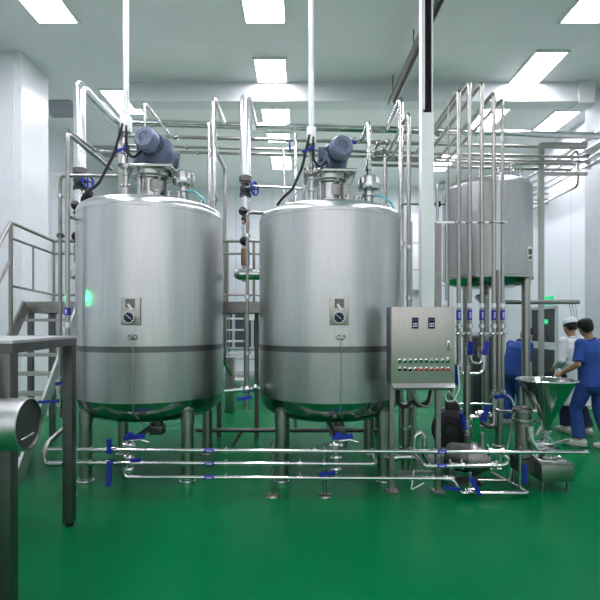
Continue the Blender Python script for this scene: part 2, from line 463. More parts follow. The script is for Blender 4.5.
# ------------------------------------------------------------------ the two mixing tanks
TR, TY = .786, 5.3
def tank_group(cx, which, dz):
    tl = {'A': 'left large steel mixing tank with a green light spot on its side',
          'B': 'middle large steel mixing tank, partly behind the control cabinet'}[which]
    r = thing('mixing_tank', tl, 'tank', (cx, TY, 0), 'pair of large floor standing mixing tanks')
    o = (cx, TY, 0)
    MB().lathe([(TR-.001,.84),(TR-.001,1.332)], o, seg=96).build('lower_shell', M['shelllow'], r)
    MB().lathe([(TR-.003,1.33),(TR-.003,1.392)], o, seg=96).build('seam_band', M['band'], r)
    Z = 2.79+dz
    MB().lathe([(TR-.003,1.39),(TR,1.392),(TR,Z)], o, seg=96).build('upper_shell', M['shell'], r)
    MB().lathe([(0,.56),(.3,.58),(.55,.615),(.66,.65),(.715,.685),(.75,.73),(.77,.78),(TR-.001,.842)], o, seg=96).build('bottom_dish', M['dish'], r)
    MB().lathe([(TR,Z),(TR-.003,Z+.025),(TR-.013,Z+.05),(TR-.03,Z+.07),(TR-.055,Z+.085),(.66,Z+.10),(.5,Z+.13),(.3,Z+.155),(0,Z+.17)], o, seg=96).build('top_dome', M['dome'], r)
    MB().torus((cx,TY,Z-.03), TR-.001, .0022, seg=96, sub=6).build('rim_weld', M['dull'], r)
    # legs
    for sx in (-.52, .52):
        for sy in (-.51, .51):
            x, y = cx+sx, TY+sy
            mb = MB(); mb.cyl((x,y,.03), (x,y,.74), .062, seg=24); mb.cyl((x,y,.60), (x,y,.70), .07, seg=24)
            lg = mb.build('leg', M['leg'], r)
            mb = MB(); mb.cyl((x,y,0), (x,y,.02), .085, seg=24); mb.cyl((x,y,.02), (x,y,.045), .07, seg=24)
            mb.build('foot_plate', M['bright'], lg)
    # thermometer plate low on the front
    px = cx+.045; py = TY-math.sqrt(TR**2-.045**2)
    mb = MB(); mb.box((px-.092, py-.028, 1.60), (px+.092, py+.03, 1.865), bev=.006)
    pl = mb.build('instrument_plate', M['panel'], r)
    mb = MB().use(M['band']); mb.box((px-.045, py-.032, 1.765), (px+.045, py-.027, 1.85))
    mb.use(M['bright']); mb.bar((px-.02, py-.034, 1.80), (px+.02, py-.034, 1.745), .004, .02)
    mb.build('sight_window', None, pl)
    g = MB(); gc = V(px-.005, py-.03, 1.672)
    g.lathe([(.0,.0),(.055,0),(.058,-.02),(.055,-.035),(.049,-.035),(.047,-.024)], gc, (0,1,0), seg=32)
    g.build('gauge_bezel', M['bright'], pl)
    g = MB().use(M['screen']); g.lathe([(.048,-.026),(.03,-.027),(0,-.027)], gc, (0,1,0), seg=32)
    g.use(M['white'])
    for k in range(9):
        a = math.radians(-130+k*32.5); q = gc+V(math.sin(a)*.040, -.029, math.cos(a)*.040); q2 = gc+V(math.sin(a)*.047, -.029, math.cos(a)*.047)
        g.bar(q, q2, .004, .002, up=(0,1,0))
    g.bar(gc+V(.02,-.03,-.015), gc+V(-.03,-.03,.028), .005, .002, up=(0,1,0))
    g.build('gauge_face', None, pl)
    # sensor boss and its thin cable
    mb = MB(); b0 = V(px+.015, py, 1.485)
    mb.torus(b0+V(-.02,-.02,0), .022, .006, axis=(.3,1,0)); mb.torus(b0+V(.02,-.02,0), .022, .006, axis=(-.3,1,0))
    mb.cyl(b0+V(0,.01,0), b0+V(0,-.04,0), .012)
    mb.build('sensor_boss', M['pipe'], r)
    MB().tube([b0+V(0,-.02,-.01), b0+V(.01,-.012,-.2), b0+V(0,-.01,-.62), b0+V(.0,.012,-.72), b0+V(.03,.06,-.80), b0+V(.09,.3,-.85)], .0033, .05, seg=8).build('sensor_cable', M['tabletop'], r)
    # stub with a domed end on the left, receiving the clad down pipe
    yy = TY+.45
    xs = cx-math.sqrt(TR**2-.45**2)
    MB().lathe([(0,0),(.03,.008),(.055,.03),(.068,.065),(.07,.10),(.07,.62)], (cx-1.145, yy, 2.22), (1,0,0), seg=28).build('inlet_stub', M['bright'], r)
    # agitator
    o = (cx, TY, dz); oz = dz
    mb = MB(); mb.lathe([(.20,2.97),(.20,3.03),(.16,3.03),(.14,3.05),(.14,3.23),(.18,3.23),(.18,3.285)], o, seg=36)
    for k in range(4):
        a = PI/4+k*PI/2; mb.cyl((cx+.155*math.cos(a), TY+.155*math.sin(a), 2.9+dz), (cx+.155*math.cos(a), TY+.155*math.sin(a), 3.30+dz), .02, seg=10)
    ped = mb.build('agitator_pedestal', M['pipe'], r)
    MB().lathe([(.09,3.10),(.11,3.12),(.11,3.24),(.09,3.26)], (cx+.06,TY-.04,dz-.04), seg=24).build('shaft_seal', M['dull'], ped)
    mb = MB(); mb.box((cx-.29, TY-.26, 3.305+dz), (cx+.28, TY+.26, 3.335+dz), bev=.004); mb.cyl((cx,TY,3.25+dz), (cx,TY,3.31+dz), .22, seg=36)
    mp_ = mb.build('mounting_plate', M['pipe'], r)
    if which == 'B': MB().bar((cx+.27, TY-.15, 3.31+dz), (cx+.16, TY-.15, 3.18+dz), .03, .02).bar((cx+.16, TY-.15, 3.19+dz), (cx+.16, TY-.15, 2.86+dz), .03, .02).build('brace', M['pipew'], mp_)
    if which == 'A': f0, f1 = V(cx+.02, 4.93, 3.58), V(cx+.13, 5.47, 3.53)
    else: f0, f1 = V(cx+.12, 4.93, 3.49), V(cx+.02, 5.45, 3.46)
    ax = (f1-f0).normalized(); L = (f1-f0).length
    mb = MB()
    mb.lathe([(.105,.10),(.118,.11),(.118,L*.62),(.10,L*.64),(.095,L*.7)], f0, ax, seg=32)
    u = ax.cross(V(0,0,1)).normalized(); w = u.cross(ax)
    for k in range(18):
        a = 2*PI*k/18; n = u*math.cos(a)+w*math.sin(a)
        mb.bar(f0+ax*.13+n*.12, f0+ax*L*.58+n*.12, .006, .022, up=n)
    mot = mb.build('motor', M['motor'], r)
    mb = MB(); mb.lathe([(0,.012),(.05,.01),(.055,.0),(.10,.0),(.118,.02),(.124,.06),(.124,.12),(.12,.125)], f0, ax, seg=32)
    for k in range(6):
        a = 2*PI*k/6; n = u*math.cos(a)+w*math.sin(a)
        mb.bar(f0+n*.02-ax*.002, f0+n*.085-ax*.002, .008, .006, up=ax)
    mb.build('fan_cover', M['motorl'], mot)
    sx = -1 if which == 'B' else -1
    mb = MB(); c = f0+ax*.27+u*(.15 if u.x*sx > 0 else -.15)+V(0,0,-.01)
    mb.box(c-V(.055,.075,.07), c+V(.055,.075,.07), bev=.015); mb.cyl(c-V(0,0,.06), c-V(0,0,.11), .02)
    mb.build('terminal_box', M['motor'], mot)
    mb = MB(); c = f0+ax*L*.72
    gz = 3.33+dz
    mb.loft([V(cx,TY-.02,gz), V(cx,TY-.01,gz+.07), c+V(0,-.05,-.02), c+V(0,-.05,.09), c+V(0,-.05,.135)], [.20,.175,.155,.13,.08], [.20,.19,.19,.16,.10], pw=3.2)
    mb.cyl(c-ax*.15, c+ax*.17, .135, .125, seg=28)
    mb.build('gearbox', M['motor'], mot)
    mb = MB(); mb.cyl(c+ax*.15, c+ax*.19, .15, seg=28); mb.cyl(c+ax*.19, c+ax*.21, .07, seg=20)
    mb.build('end_flange', M['bright'], mot)
    # breather on the right shoulder, and teal hose
    bx, by = cx+(.352 if which == 'A' else .447), TY+.02
    mb = MB(); mb.lathe([(.085,2.90),(.085,2.95),(.052,2.95),(.052,3.10),(.075,3.10),(.075,3.13),(.052,3.13),(.052,3.20)], (bx,by,dz), seg=24)
    br = mb.build('breather_neck', M['pipe'], r)
    mb = MB(); mb.lathe([(.055,3.17),(.12,3.175),(.125,3.19),(.125,3.235),(.11,3.24),(.11,3.31),(.08,3.33),(0,3.335)], (bx,by,dz), seg=28)
    for k in range(8):
        a = k*PI/4; mb.box((bx+.112*math.cos(a)-.012, by+.112*math.sin(a)-.012, 3.235+dz), (bx+.112*math.cos(a)+.012, by+.112*math.sin(a)+.012, 3.30+dz))
    mb.build('breather_cap', M['bright'], br)
    MB().tube([(bx+.05,by-.05,3.10+dz),(bx+.13,by-.08,3.09+dz),(bx+.24,by-.10,3.0+dz),(bx+.265,by-.10,2.93+dz),(bx+.26,by-.10,2.85+dz)], .013, .06, seg=10).build('hose', M['teal'], r)
    # clean-in-place spray inlet, small nozzles on the dome
    ix, iy = cx-.21+(.01 if which == 'A' else 0), TY-.26
    mb = MB(); mb.lathe([(.05,2.93),(.05,2.98),(.028,2.98),(.028,3.08),(.045,3.08),(.045,3.11),(.028,3.11),(.028,3.2),(.04,3.2),(.04,3.23),(0,3.23)], (ix,iy,dz), seg=18)
    mb.cyl((ix-.05,iy,3.10+dz), (ix+.05,iy,3.10+dz), .02)
    mb.build('spray_inlet', M['pipe'], r)
    for dx, dy, h in ((.27,-.3,3.0),(-.42,-.2,3.0),(.17,-.40,2.99),(.60,-.22,2.93),(.33,-.12,3.05)):
        mb = MB(); z = 2.97+dz-.12*(dx*dx+dy*dy)/.5; h += dz
        mb.cyl((cx+dx,TY+dy,z-.06), (cx+dx,TY+dy,h), .022, seg=14); mb.cyl((cx+dx,TY+dy,h), (cx+dx,TY+dy,h+.015), .034, seg=14)
        mb.build('nozzle', M['pipe'], r)
    if which == 'A':
        mb = MB(); p = V(cx-.60,TY-.30,2.84)
        mb.cyl(p, p+V(-.01,-.01,.10), .03); k = mb.build('lamp_neck', M['pipe'], r)
        MB().cyl(p+V(-.01,-.0,.10), p+V(.05,-.05,.16), .05, .042).build('lamp_head', M['black'], k)
    # outlet under the dish, forward to the valve manifold
    mx = cx+.025
    MB().tube([(cx,TY,.58),(cx,TY,.46),(mx,4.62,.47),(mx,4.40,.47)], .03, .08).build('bottom_outlet', M['dull'], r)
    mb = MB(); mb.box((cx+.02,TY-.18,.40),(cx+.16,TY-.02,.5), bev=.01); mb.cyl((cx+.1,TY-.1,.42),(cx+.1,TY-.1,.56), .05)
    mb.build('outlet_valve_body', M['dark'], r)
    return r
TAX, TBX = -1.665, .331
tank_group(TAX, 'A', 0); tank_group(TBX, 'B', -.05)

# valve manifolds between tank outlets and the three front pipes
def manifold(x, label, extra):
    y = 4.40
    r = thing('valve_manifold', label, 'valve', (x, y, .19))
    MB().tube([(x,y,.56),(x,y,.17)], .019).build('tube', M['bright'], r)
    mb = MB(); mb.ball((x,y,.475), .05, .045, .05); mb.cyl((x-.06,y,.475),(x+.06,y,.475), .026); mb.cyl((x,y,.52),(x,y,.55), .035)
    v = mb.build('ball_valve', M['bright'], r)
    MB().bar((x-.035,y-.04,.555), (x+.15,y-.06,.575), .04, .035).bar((x+.02,y-.04,.55),(x+.02,y-.04,.60), .05, .04).build('handle', M['blue'], v)
    mb = MB(); mb.ball((x,y-.01,.36), .042); mb.cyl((x-.05,y,.36),(x+.05,y,.36), .024)
    v = mb.build('check_valve', M['bright'], r)
    mb = MB(); mb.ball((x,y-.01,.25), .042); mb.cyl((x-.045,y,.25),(x+.045,y,.25), .024)
    v2 = mb.build('check_valve', M['bright'], r)
    if extra: MB().bar((x-.02,y-.05,.23), (x-.16,y-.05,.22), .03, .03).build('handle', M['blue'], v2)
    else: MB().bar((x+.02,y-.05,.34), (x+.12,y-.05,.36), .03, .03).build('handle', M['blue'], v)
    MB().tube([(x+.03,y-.06,.53),(x+.12,y-.08,.545),(x+.2,y-.07,.52)], .008, .03, seg=8).build('lever', M['bright'], r)
manifold(P(130,0,4.40).x, 'bright valve stack with blue lever under the left tank', False)
manifold(P(336,0,4.40).x, 'bright valve stack with blue lever under the middle tank', True)

# ------------------------------------------------------------------ overhead pipework
HD = lambda X: 7.15 + (X+3)*.068          # the headers run slightly away to the right
# large header with its two clad down pipes
zb = 4.69
r = run('header_pipe', 'thickest overhead header pipe, topmost of the bundle crossing the whole hall', 'pipe',
        [(-2.85, HD(-2.85), zb), (5.35, HD(5.35), zb), (5.35, 5.6, zb)], .055, 'bright', .15, seg=16)
clamp(r, (-.9, HD(-.9), zb), (1,0,0), .054); clamp(r, (2.2, HD(2.2), zb), (1,0,0), .054)
def down_pipe(x, y, label, zhead):
    r = thing('down_pipe', label, 'pipe', (x, y, 2.22), 'white clad down pipes feeding the tanks')
    MB().tube([(x, HD(x), zb), (x, y, zb), (x, y, 3.60)], .075, .12, seg=20).build('pipe_cladding', M['clad'], r)
    mb = MB(); mb.cyl((x,y,3.53),(x,y,3.60), .085, seg=20); mb.cyl((x,y,3.50),(x,y,3.53), .06, seg=20)
    mb.build('flange', M['dark'], r)
    mb = MB(); mb.ball((x,y,3.43), .075, .075, .085); mb.cyl((x,y,3.33),(x,y,3.37), .08, seg=20); mb.cyl((x-.06,y-.03,3.45),(x+.13,y-.07,3.42), .022)
    v = mb.build('stop_valve', M['darkmotor'], r)
    mb = MB(); mb.torus((x+.13,y-.07,3.42), .085, .014, axis=(1,-.5,0)); mb.bar((x+.13,y-.07,3.34),(x+.13,y-.07,3.50), .014,.014); mb.bar((x+.09,y-.15,3.42),(x+.17,y+.01,3.42), .014,.014)
    mb.build('handwheel', M['blue'], v)
    MB().cyl((x,y,2.9),(x,y,3.34), .06, seg=20).build('spool_pipe', M['clad'], r)
    mb = MB(); mb.ball((x-.03,y-.06,3.12), .055, .05, .06); mb.cyl((x-.05,y-.1,3.12),(x+.10,y-.1,3.10), .025); mb.cyl((x-.02,y-.08,3.0),(x+.02,y-.05,3.09), .035)
    mb.build('regulator', M['darkmotor'], r)
    MB().cyl((x-.02,y-.075,2.95),(x-.0,y-.06,3.03), .022).build('copper_fitting', M['copper'], r)
    MB().tube([(x, y, 2.9), (x, y, 2.22), (x, 5.75, 2.22)], .05, .12, seg=18).build('lower_pipe', M['pipe'], r)
    MB().ball((x-.01,y-.07,2.72), .06).build('ball_float', M['black'], r)
    MB().cyl((x,y-.03,2.40),(x,y-.03,2.62), .058, seg=16).build('sleeve', M['copper' if x > -2 else 'dull'], r)
    return r
down_pipe(-2.82, 6.02, 'white clad down pipe left of the left tank, with blue handwheel', zb)
down_pipe(-.735, 6.34, 'white clad down pipe between the two tanks, with dark valve', zb)
# thin headers under it
for k, (z, rr, lb) in enumerate(((4.49, .026, 'second overhead header from the top, a medium steel pipe'),
                             (4.36, .020, 'third overhead header from the top, a thin steel pipe'),
                             (4.30, .020, 'fourth overhead header from the top, lowest of the thin pipes'))):
    r = run('header_pipe', lb, 'pipe', [(-2.75, HD(-2.75)+.06*k, z), (4.6+.1*k, HD(4.6)+.06*k, z)], rr, 'pipew', group='overhead header pipes')
    for q in (-1.9, -.2, 1.25, 2.9): clamp(r, (q+.15*k, HD(q+.15*k)+.06*k, z), (1,0,0), rr)
    if k == 1:
        valve(r, (-.16, HD(-.16)+.06, z+.0), (1,0,0), .022, (0,0,1), .10)
# extra bundle on the right half
for k, (z, dy) in enumerate(((4.41, .2), (4.25, .1), (4.20, .22))):
    run('header_pipe', ('rear steel pipe of the right half of the overhead bundle, upper', 'front steel pipe of the right half of the overhead bundle, lower', 'rear steel pipe of the right half of the overhead bundle, lowest')[k], 'pipe',
        [(.95+.1*k, HD(1)+dy, z), (4.55, HD(4.55)+dy, z)], .022, 'pipew', group='overhead header pipes')
# pipe rack posts carrying the headers
def rack_post(x, y, z0, z1, label, arms):
    r = thing('rack_post', label, 'post', (x, y, z0))
    MB().box((x-.035, y-.035, z0), (x+.035, y+.035, z1)).build('post', M['pipew'], r)
    if arms:
        mb = MB()
        for (z, x2) in arms: mb.bar((x, y, z), (x2, y, z), .05, .05)
        mb.build('arm', M['pipew'], r)
    MB().box((x-.08, y-.08, z0), (x+.08, y+.08, z0+.012)).build('base_plate', M['pipew'], r)
rack_post(3.99, 7.78, 0, 4.60, 'tall square steel post right of the raised tank', [(4.59, 4.75), (4.10, 4.75)])
rack_post(-2.72, 7.15, 0, 4.66, 'slim post behind the left tank and walkway carrying the left ends of the headers', None)
# pipes dropping behind the tanks: feeding from header to walkway level
def riser(label, pts, rr, m='pipew', clamps=()):
    r = run('riser_pipe', label, 'pipe', pts, rr, m)
    for p, a in clamps: clamp(r, p, a, rr)
    return r
riser('square-shouldered riser behind the left tank, right of its breather, reaching the big header',
      [(-1.165, HD(-1.165), zb), (-1.165, 6.37, zb), (-1.165, 6.37, 1.95)], .03, 'pipe', [((-1.165,6.37,3.3),(0,0,1))])
riser('thinner riser beside it, behind the right shoulder of the left tank',
      [(-1.28, HD(-1.28), 4.49), (-1.28, 6.63, 4.49), (-1.28, 6.63, 1.95)], .024, 'pipe')
riser('branch pipe running back and down at the right edge of the left tank',
      [(-1.165, 6.37, 4.02), (-1.165, 7.28, 4.02), (-1.165, 7.28, 1.0), (-1.165, 8.0, .76)], .026, 'pipew')
riser('left of two thin risers behind the left shoulder of the middle tank', [(-.25, HD(-.25)+.06, 4.36), (-.25, 7.2, 4.30), (-.25, 7.2, 0)], .02, 'pipe')
riser('right of two thin risers behind the left shoulder of the middle tank', [(-.07, HD(-.07), 4.49), (-.07, 7.1, 4.49), (-.07, 7.1, 0)], .024, 'pipe')
r = riser('tall square riser behind the right edge of the middle tank, reaching the big header',
      [(1.37, HD(1.37), zb), (1.37, 6.37, zb), (1.37, 6.37, 0)], .035, 'pipe', [((1.37,6.37,2.7),(0,0,1))])
r = riser('bright pipe with rounded top right of the middle tank, running back to the header valves',
      [(1.40, 7.38, 4.33), (1.40, 6.05, 4.33), (1.40, 6.05, 0)], .026, 'pipew', [((1.40,6.05,2.6),(0,0,1)), ((1.40,6.05,1.95),(0,0,1))])
riser('branch pipe behind the right tank shoulder, dropping from a receding elbow',
      [(1.37, 6.40, 4.10), (1.37, 7.0, 4.10), (1.27, 7.0, 4.10), (1.27, 7.0, 1.0)], .026, 'pipew')
r = thing('valve_cluster', 'knot of steel valves on the headers beside the middle tank risers', 'valve', (1.2, 7.35, 4.2), None)
mb = MB()
for dx, dz in ((-.02,.12),(.06,.02),(.14,.14),(.10,-.08),(-.06,-.02)):
    mb.ball((1.22+dx, 7.25, 4.28+dz), .045, seg=12); mb.cyl((1.22+dx,7.18,4.28+dz),(1.22+dx,7.42,4.28+dz), .022, seg=10)
mb.build('valve_body', M['pipe'], r)
mb = MB(); mb.cyl((1.14,7.25,4.24),(1.38,7.25,4.24), .02); mb.cyl((1.14,7.25,4.4),(1.38,7.25,4.4), .02); mb.build('connector', M['pipew'], r)
# breather line of the middle tank
r = run('vent_pipe', 'vent pipe rising from the breather cap of the middle tank to a blue valve', 'pipe',
        [(TBX+.447, TY+.02, 3.27), (TBX+.447, TY+.02, 3.90), (TBX+.447, 5.86, 3.90), (TBX+.30, 5.86, 3.90)], .026, 'pipe', .07)
valve(r, (TBX+.35, 5.86, 3.90), (1,0,0), .022, (-1,0,-.1), .11)
clamp(r, (TBX+.447, TY+.02, 3.37), (0,0,1), .026)
# conduits from the ceiling to the spray inlets, with motor cables
def conduit(x, y, label, zj, mtr, cab):
    r = thing('cable_conduit', label, 'conduit', (x, y, 3.1))
    MB().cyl((x,y,zj),(x,y,ZC), .03, seg=16).build('tube', M['conduit'], r)
    MB().box((x-.05,y-.05,zj-.02),(x+.05,y+.05,zj+.16), bev=.008).build('junction_sleeve', M['conduit'], r)
    MB().cyl((x,y,3.22),(x,y,zj), .017, seg=12).build('drop_pipe', M['pipe'], r)
    v = valve(r, (x,y,3.48), (0,0,1), .02, (-1,-.2,-.5), .12)
    clamp(r, (x,y,3.30), (0,0,1), .02)
    c = simple('motor_cable', cab[0], 'cable', mtr, .014, 'black', .12, seg=8)
    c = simple('control_cable', cab[1], 'cable', cab[2], .015, 'black', .3, seg=8)
ax_, ay_ = TAX-.20, TY-.26
conduit(ax_, ay_, 'white conduit dropping from the ceiling onto the left tank', 3.68,
        [(ax_+.02, ay_-.04, 3.72), (ax_+.02, ay_-.05, 3.45), (ax_+.10, ay_-.06, 3.36), (ax_+.17, ay_+.02, 3.50), (ax_+.15, ay_+.1, 3.52)],
        ('black cable looping from the left conduit to the left tank motor', 'black cable hanging from the left conduit down to the left tank top',
         [(ax_-.02, ay_-.04, 3.74), (ax_-.10, ay_-.08, 3.40), (ax_-.24, ay_-.12, 3.08), (ax_-.40, ay_-.16, 2.93), (ax_-.42, ay_-.1, 2.86)]))
bx_, by_ = TBX-.21, TY-.26
conduit(bx_, by_, 'white conduit dropping from the ceiling onto the middle tank', 3.55,
        [(bx_+.02, by_-.04, 3.60), (bx_+.02, by_-.05, 3.36), (bx_+.08, by_-.06, 3.26), (bx_+.16, by_+.02, 3.36), (bx_+.17, by_+.12, 3.40)],
        ('black cable looping from the middle conduit to the middle tank motor', 'black cable hanging from the middle conduit down to the middle tank top',
         [(bx_-.02, by_-.04, 3.62), (bx_-.10, by_-.08, 3.26), (bx_-.20, by_-.12, 3.02), (bx_-.30, by_-.16, 2.92), (bx_-.36, by_-.1, 2.86)]))
# thin cross pipes onto the tank tops
riser('thin pipe leading right from the handwheel valve to the middle tank', [(-.72, 6.22, 3.42), (-.6, 6.2, 3.43), (.05, 6.2, 3.40), (.05, 5.9, 3.40), (.05, 5.9, 2.85)], .016, 'pipe')

# risers at the left of the left tank
r = run('riser_pipe', 'darker riser left of the left tank, turning right over its top at the upper end', 'pipe',
        [(-2.55, 5.0, .62), (-2.55, 5.0, 3.19), (-1.95, 5.02, 3.19)], .019, 'dull', .07)
clamp(r, (-2.55,5.0,2.97), (0,0,1), .019); clamp(r, (-2.55,5.0,2.55), (0,0,1), .022, 'dark')
valve(r, (-2.55,4.99,.98), (0,0,1), .02, (1,0,.2), .12); valve(r, (-2.55,4.99,.80), (0,0,1), .02, (-1,0,-.05), .20)
r = run('riser_pipe', 'pale riser left of the left tank, joining the lowest floor pipes by a swan neck', 'pipe',
        [(-2.325, 5.78, 3.52), (-2.325, 4.7, 3.52), (-2.325, 4.7, .64), (-2.335, 4.65, .58), (-2.365, 4.42, .50), (-2.365, 4.36, .44), (-2.365, 4.35, .314), (-2.2, 4.35, .314)], .024, 'leg', .06)
band(r, (-2.325,4.7,1.735), (0,0,1), .03, .075)
clamp(r, (-2.325,4.7,1.60), (0,0,1), .025); clamp(r, (-2.325,4.7,1.15), (0,0,1), .025)
simple('tank_bracket', 'small steel arm tying the pale riser to the left tank side', 'bracket', [(-2.325,4.7,2.69),(-2.28,4.85,2.68)], .014, 'pipe')
run('branch_pipe', 'receding pipe from the pale riser, sloping behind the left tank top', 'pipe',
    [(-2.325, 4.7, 3.56), (-2.30, 5.3, 3.56), (-1.95, 5.32, 3.56)], .016, 'pipe', .05)
simple('drop_pipe', 'thin pipe hanging from the second header above the left tank', 'pipe', [(-1.95, HD(-1.95), 4.45), (-1.98, 6.0, 4.44), (-1.98, 6.0, 3.0), (-1.9, 5.9, 2.8)], .018, 'pipe')

# the thin steel riser between the tanks with its valve tree
r = run('riser_pipe', 'thin riser in the gap between the tanks with a blue valve at its foot', 'pipe',
        [(-.38, 5.05, 2.80), (-.56, 5.0, 2.80), (-.56, 5.0, .84), (-.56, 4.98, .80)], .018, 'dull', .05)
for z in (2.55, 1.9, 1.3): clamp(r, (-.56,5.0,z), (0,0,1), .018)
mb = MB(); mb.tube([(-.80,4.98,.90),(-.42,4.98,.93)], .022); mb.ball((-.56,4.98,.92), .045); mb.ball((-.47,4.97,.94), .035); mb.cyl((-.62,4.97,.915),(-.60,4.97,.92), .04)
v = mb.build('valve_tree', M['bright'], r)
MB().bar((-.66,4.93,.82),(-.50,4.93,.845), .035,.035).build('handle', M['blue'], v)
MB().cyl((-.56,4.97,.70),(-.56,4.97,.9), .014).build('drain_stub', M['pipe'], r)

# ------------------------------------------------------------------ the three low pipes in front of the tanks
PD = 4.35
def fz(y, d=PD): return EYE+(HY-y)/F*d
def fx(x, d=PD): return (x-CX)/F*d
rr = .018
r = run('floor_pipe', 'upper of three bright low pipes in front of the tanks, ending at the powder mixer', 'pipe',
        [(fx(48),PD,fz(449.5)), (fx(585),PD,fz(452.5))], rr, 'bright', seg=14)
for x in (74, 92, 226, 315, 325, 435): clamp(r, (fx(x),PD,fz(449.5+(x-48)*.0056)), (1,0,0), rr)
band(r, (fx(209.5),PD,fz(450.4)), (1,0,0), rr, .09); band(r, (fx(441.5),PD,fz(451.8)), (1,0,0), rr, .085)
valve(r, (fx(111.5),PD-.0,fz(449.8)), (1,0,0), rr, (0,0,.9), .11, w=.036)
mb = MB(); zz = fz(452)
for x in (489.5, 502): mb.cyl((fx(x)-.012,PD,zz),(fx(x)+.012,PD,zz), .04); 
mb.cyl((fx(490),PD,zz),(fx(502),PD,zz), .026); mb.bar((fx(489),PD,zz+.04),(fx(487),PD-.02,zz+.07),.012,.012); mb.bar((fx(502),PD,zz+.04),(fx(504),PD-.02,zz+.07),.012,.012)
mb.build('union', M['bright'], r)
MB().cyl((fx(585)-.01,PD,fz(452.5)),(fx(585)+.02,PD,fz(452.5)), .028).build('end_cap', M['bright'], r)
r = run('floor_pipe', 'middle of three bright low pipes in front of the tanks, turning back under the cabinet', 'pipe',
        [(fx(46.5),PD,fz(462.5)), (fx(377),PD,fz(464)), (fx(379.5),PD+.5,fz(464))], rr, 'bright', .07, seg=14)
for x in (74, 91, 226, 300, 324): clamp(r, (fx(x),PD,fz(462.6+(x-46)*.0045)), (1,0,0), rr)
band(r, (fx(209.5),PD,fz(463.4)), (1,0,0), rr, .09)
valve(r, (fx(111.5),PD,fz(462.8)), (1,0,0), rr, (0,-.1,-1), .20, w=.036)
r = run('floor_pipe', 'lowest of three bright low pipes in front of the tanks, dropping at its right end', 'pipe',
        [(fx(124),PD+.0,fz(468)), (fx(124.5),PD,fz(477)), (fx(446),PD,fz(478.5)), (fx(452),PD-.02,fz(479)), (fx(460),PD-.03,fz(492)), (fx(528),PD-.03,fz(492)), (fx(516),PD+.55,fz(491.5))], rr, 'bright', .05, seg=14)
for x in (226, 300, 433): clamp(r, (fx(x),PD,fz(477+(x-124)*.0045)), (1,0,0), rr)
band(r, (fx(209.5),PD,fz(477.4)), (1,0,0), rr, .09)
valve(r, (fx(447.5),PD,fz(478.5)), (1,0,0), rr, (1,0,-.15), .13, off=(-.03,-.02,-.06))
v = valve(r, (fx(470),PD-.03,fz(490)), (1,0,0), rr, (.45,0,-.9), .16, off=(-.01,-.01,.12), w=.034)
MB().cyl((fx(469),PD-.03,fz(492)),(fx(469),PD-.03,fz(471)), .014).build('stub', M['bright'], r)
r = run('floor_pipe', 'short low pipe under the cabinet bending up at its right end by the pump', 'pipe',
        [(fx(421),PD+.45,fz(462)), (fx(424),PD,fz(466)), (fx(500),PD,fz(465.5)), (fx(508),PD,fz(464)), (fx(508),PD,fz(457)), (fx(500),PD+.02,fz(454))], rr, 'bright', .05, seg=14)
band(r, (fx(441.5),PD,fz(465.8)), (1,0,0), rr, .085)
mb = MB(); zz = fz(465.6)
for x in (450.5, 462): mb.cyl((fx(x)-.012,PD,zz),(fx(x)+.012,PD,zz), .038); mb.bar((fx(x),PD,zz+.035),(fx(x)-.01,PD-.02,zz+.06),.012,.012)
mb.cyl((fx(451),PD,zz),(fx(462),PD,zz), .025); mb.build('union', M['bright'], r)
mb = MB(); mb.ball((fx(494),PD,zz), .036); mb.cyl((fx(490),PD,zz-.03),(fx(501),PD,zz-.03), .012); mb.build('clamp_valve', M['bright'], r)
r = run('drain_pipe', 'thin pipe stub lying above the floor loop beneath the pumps', 'pipe', [(fx(478,4.55),4.55,fz(480,4.55)),(fx(510,4.55),4.55,fz(480.5,4.55)),(fx(512,4.9),4.9,fz(480.5,4.55))], .011, 'pipe')
# supports
def pipe_stand(x, d, ztop, label, m='leg'):
    r = thing('pipe_stand', label, 'stand', (x, d, 0))
    MB().cyl((x,d,0),(x,d,ztop), .017, seg=12).build('post', M[m], r)
    MB().lathe([(0,.025),(.02,.025),(.06,.012),(.065,0)], (x,d,0), seg=18).build('foot', M[m], r)
    mb = MB()
    for z in (fz(451), fz(463.8), fz(477.8)):
        mb.torus((x, d-.03, z), .03, .008, axis=(1,0,0), seg=16, sub=6)
        mb.cyl((x,d,z),(x,d-.03,z-.03), .008, seg=8)
    mb.build('pipe_ring', M['bright'], r)
pipe_stand(fx(272.5,4.40), 4.40, fz(442,4.40), 'slim stand holding the three low pipes left of the middle tank')
pipe_stand(fx(325,4.40), 4.40, fz(444,4.40), 'slim stand holding the three low pipes beside the middle valve stack')
pipe_stand(fx(70.5,4.40), 4.40, fz(446,4.40), 'slim stand holding the low pipes behind the tall table leg')
# dim pipe and braces behind the tanks near the floor
r = run('rear_pipe', 'dark low pipe crossing behind the tanks', 'pipe', [(-1.4,6.35,.18),(1.2,6.35,.18)], .03, 'dark')
mb = MB(); mb.bar((-.78,6.35,.18),(-.9,6.2,.0),.03,.03)
mb.bar((.62,6.35,.18),(.62,6.35,0),.03,.03); mb.build('brace', M['dark'], r)

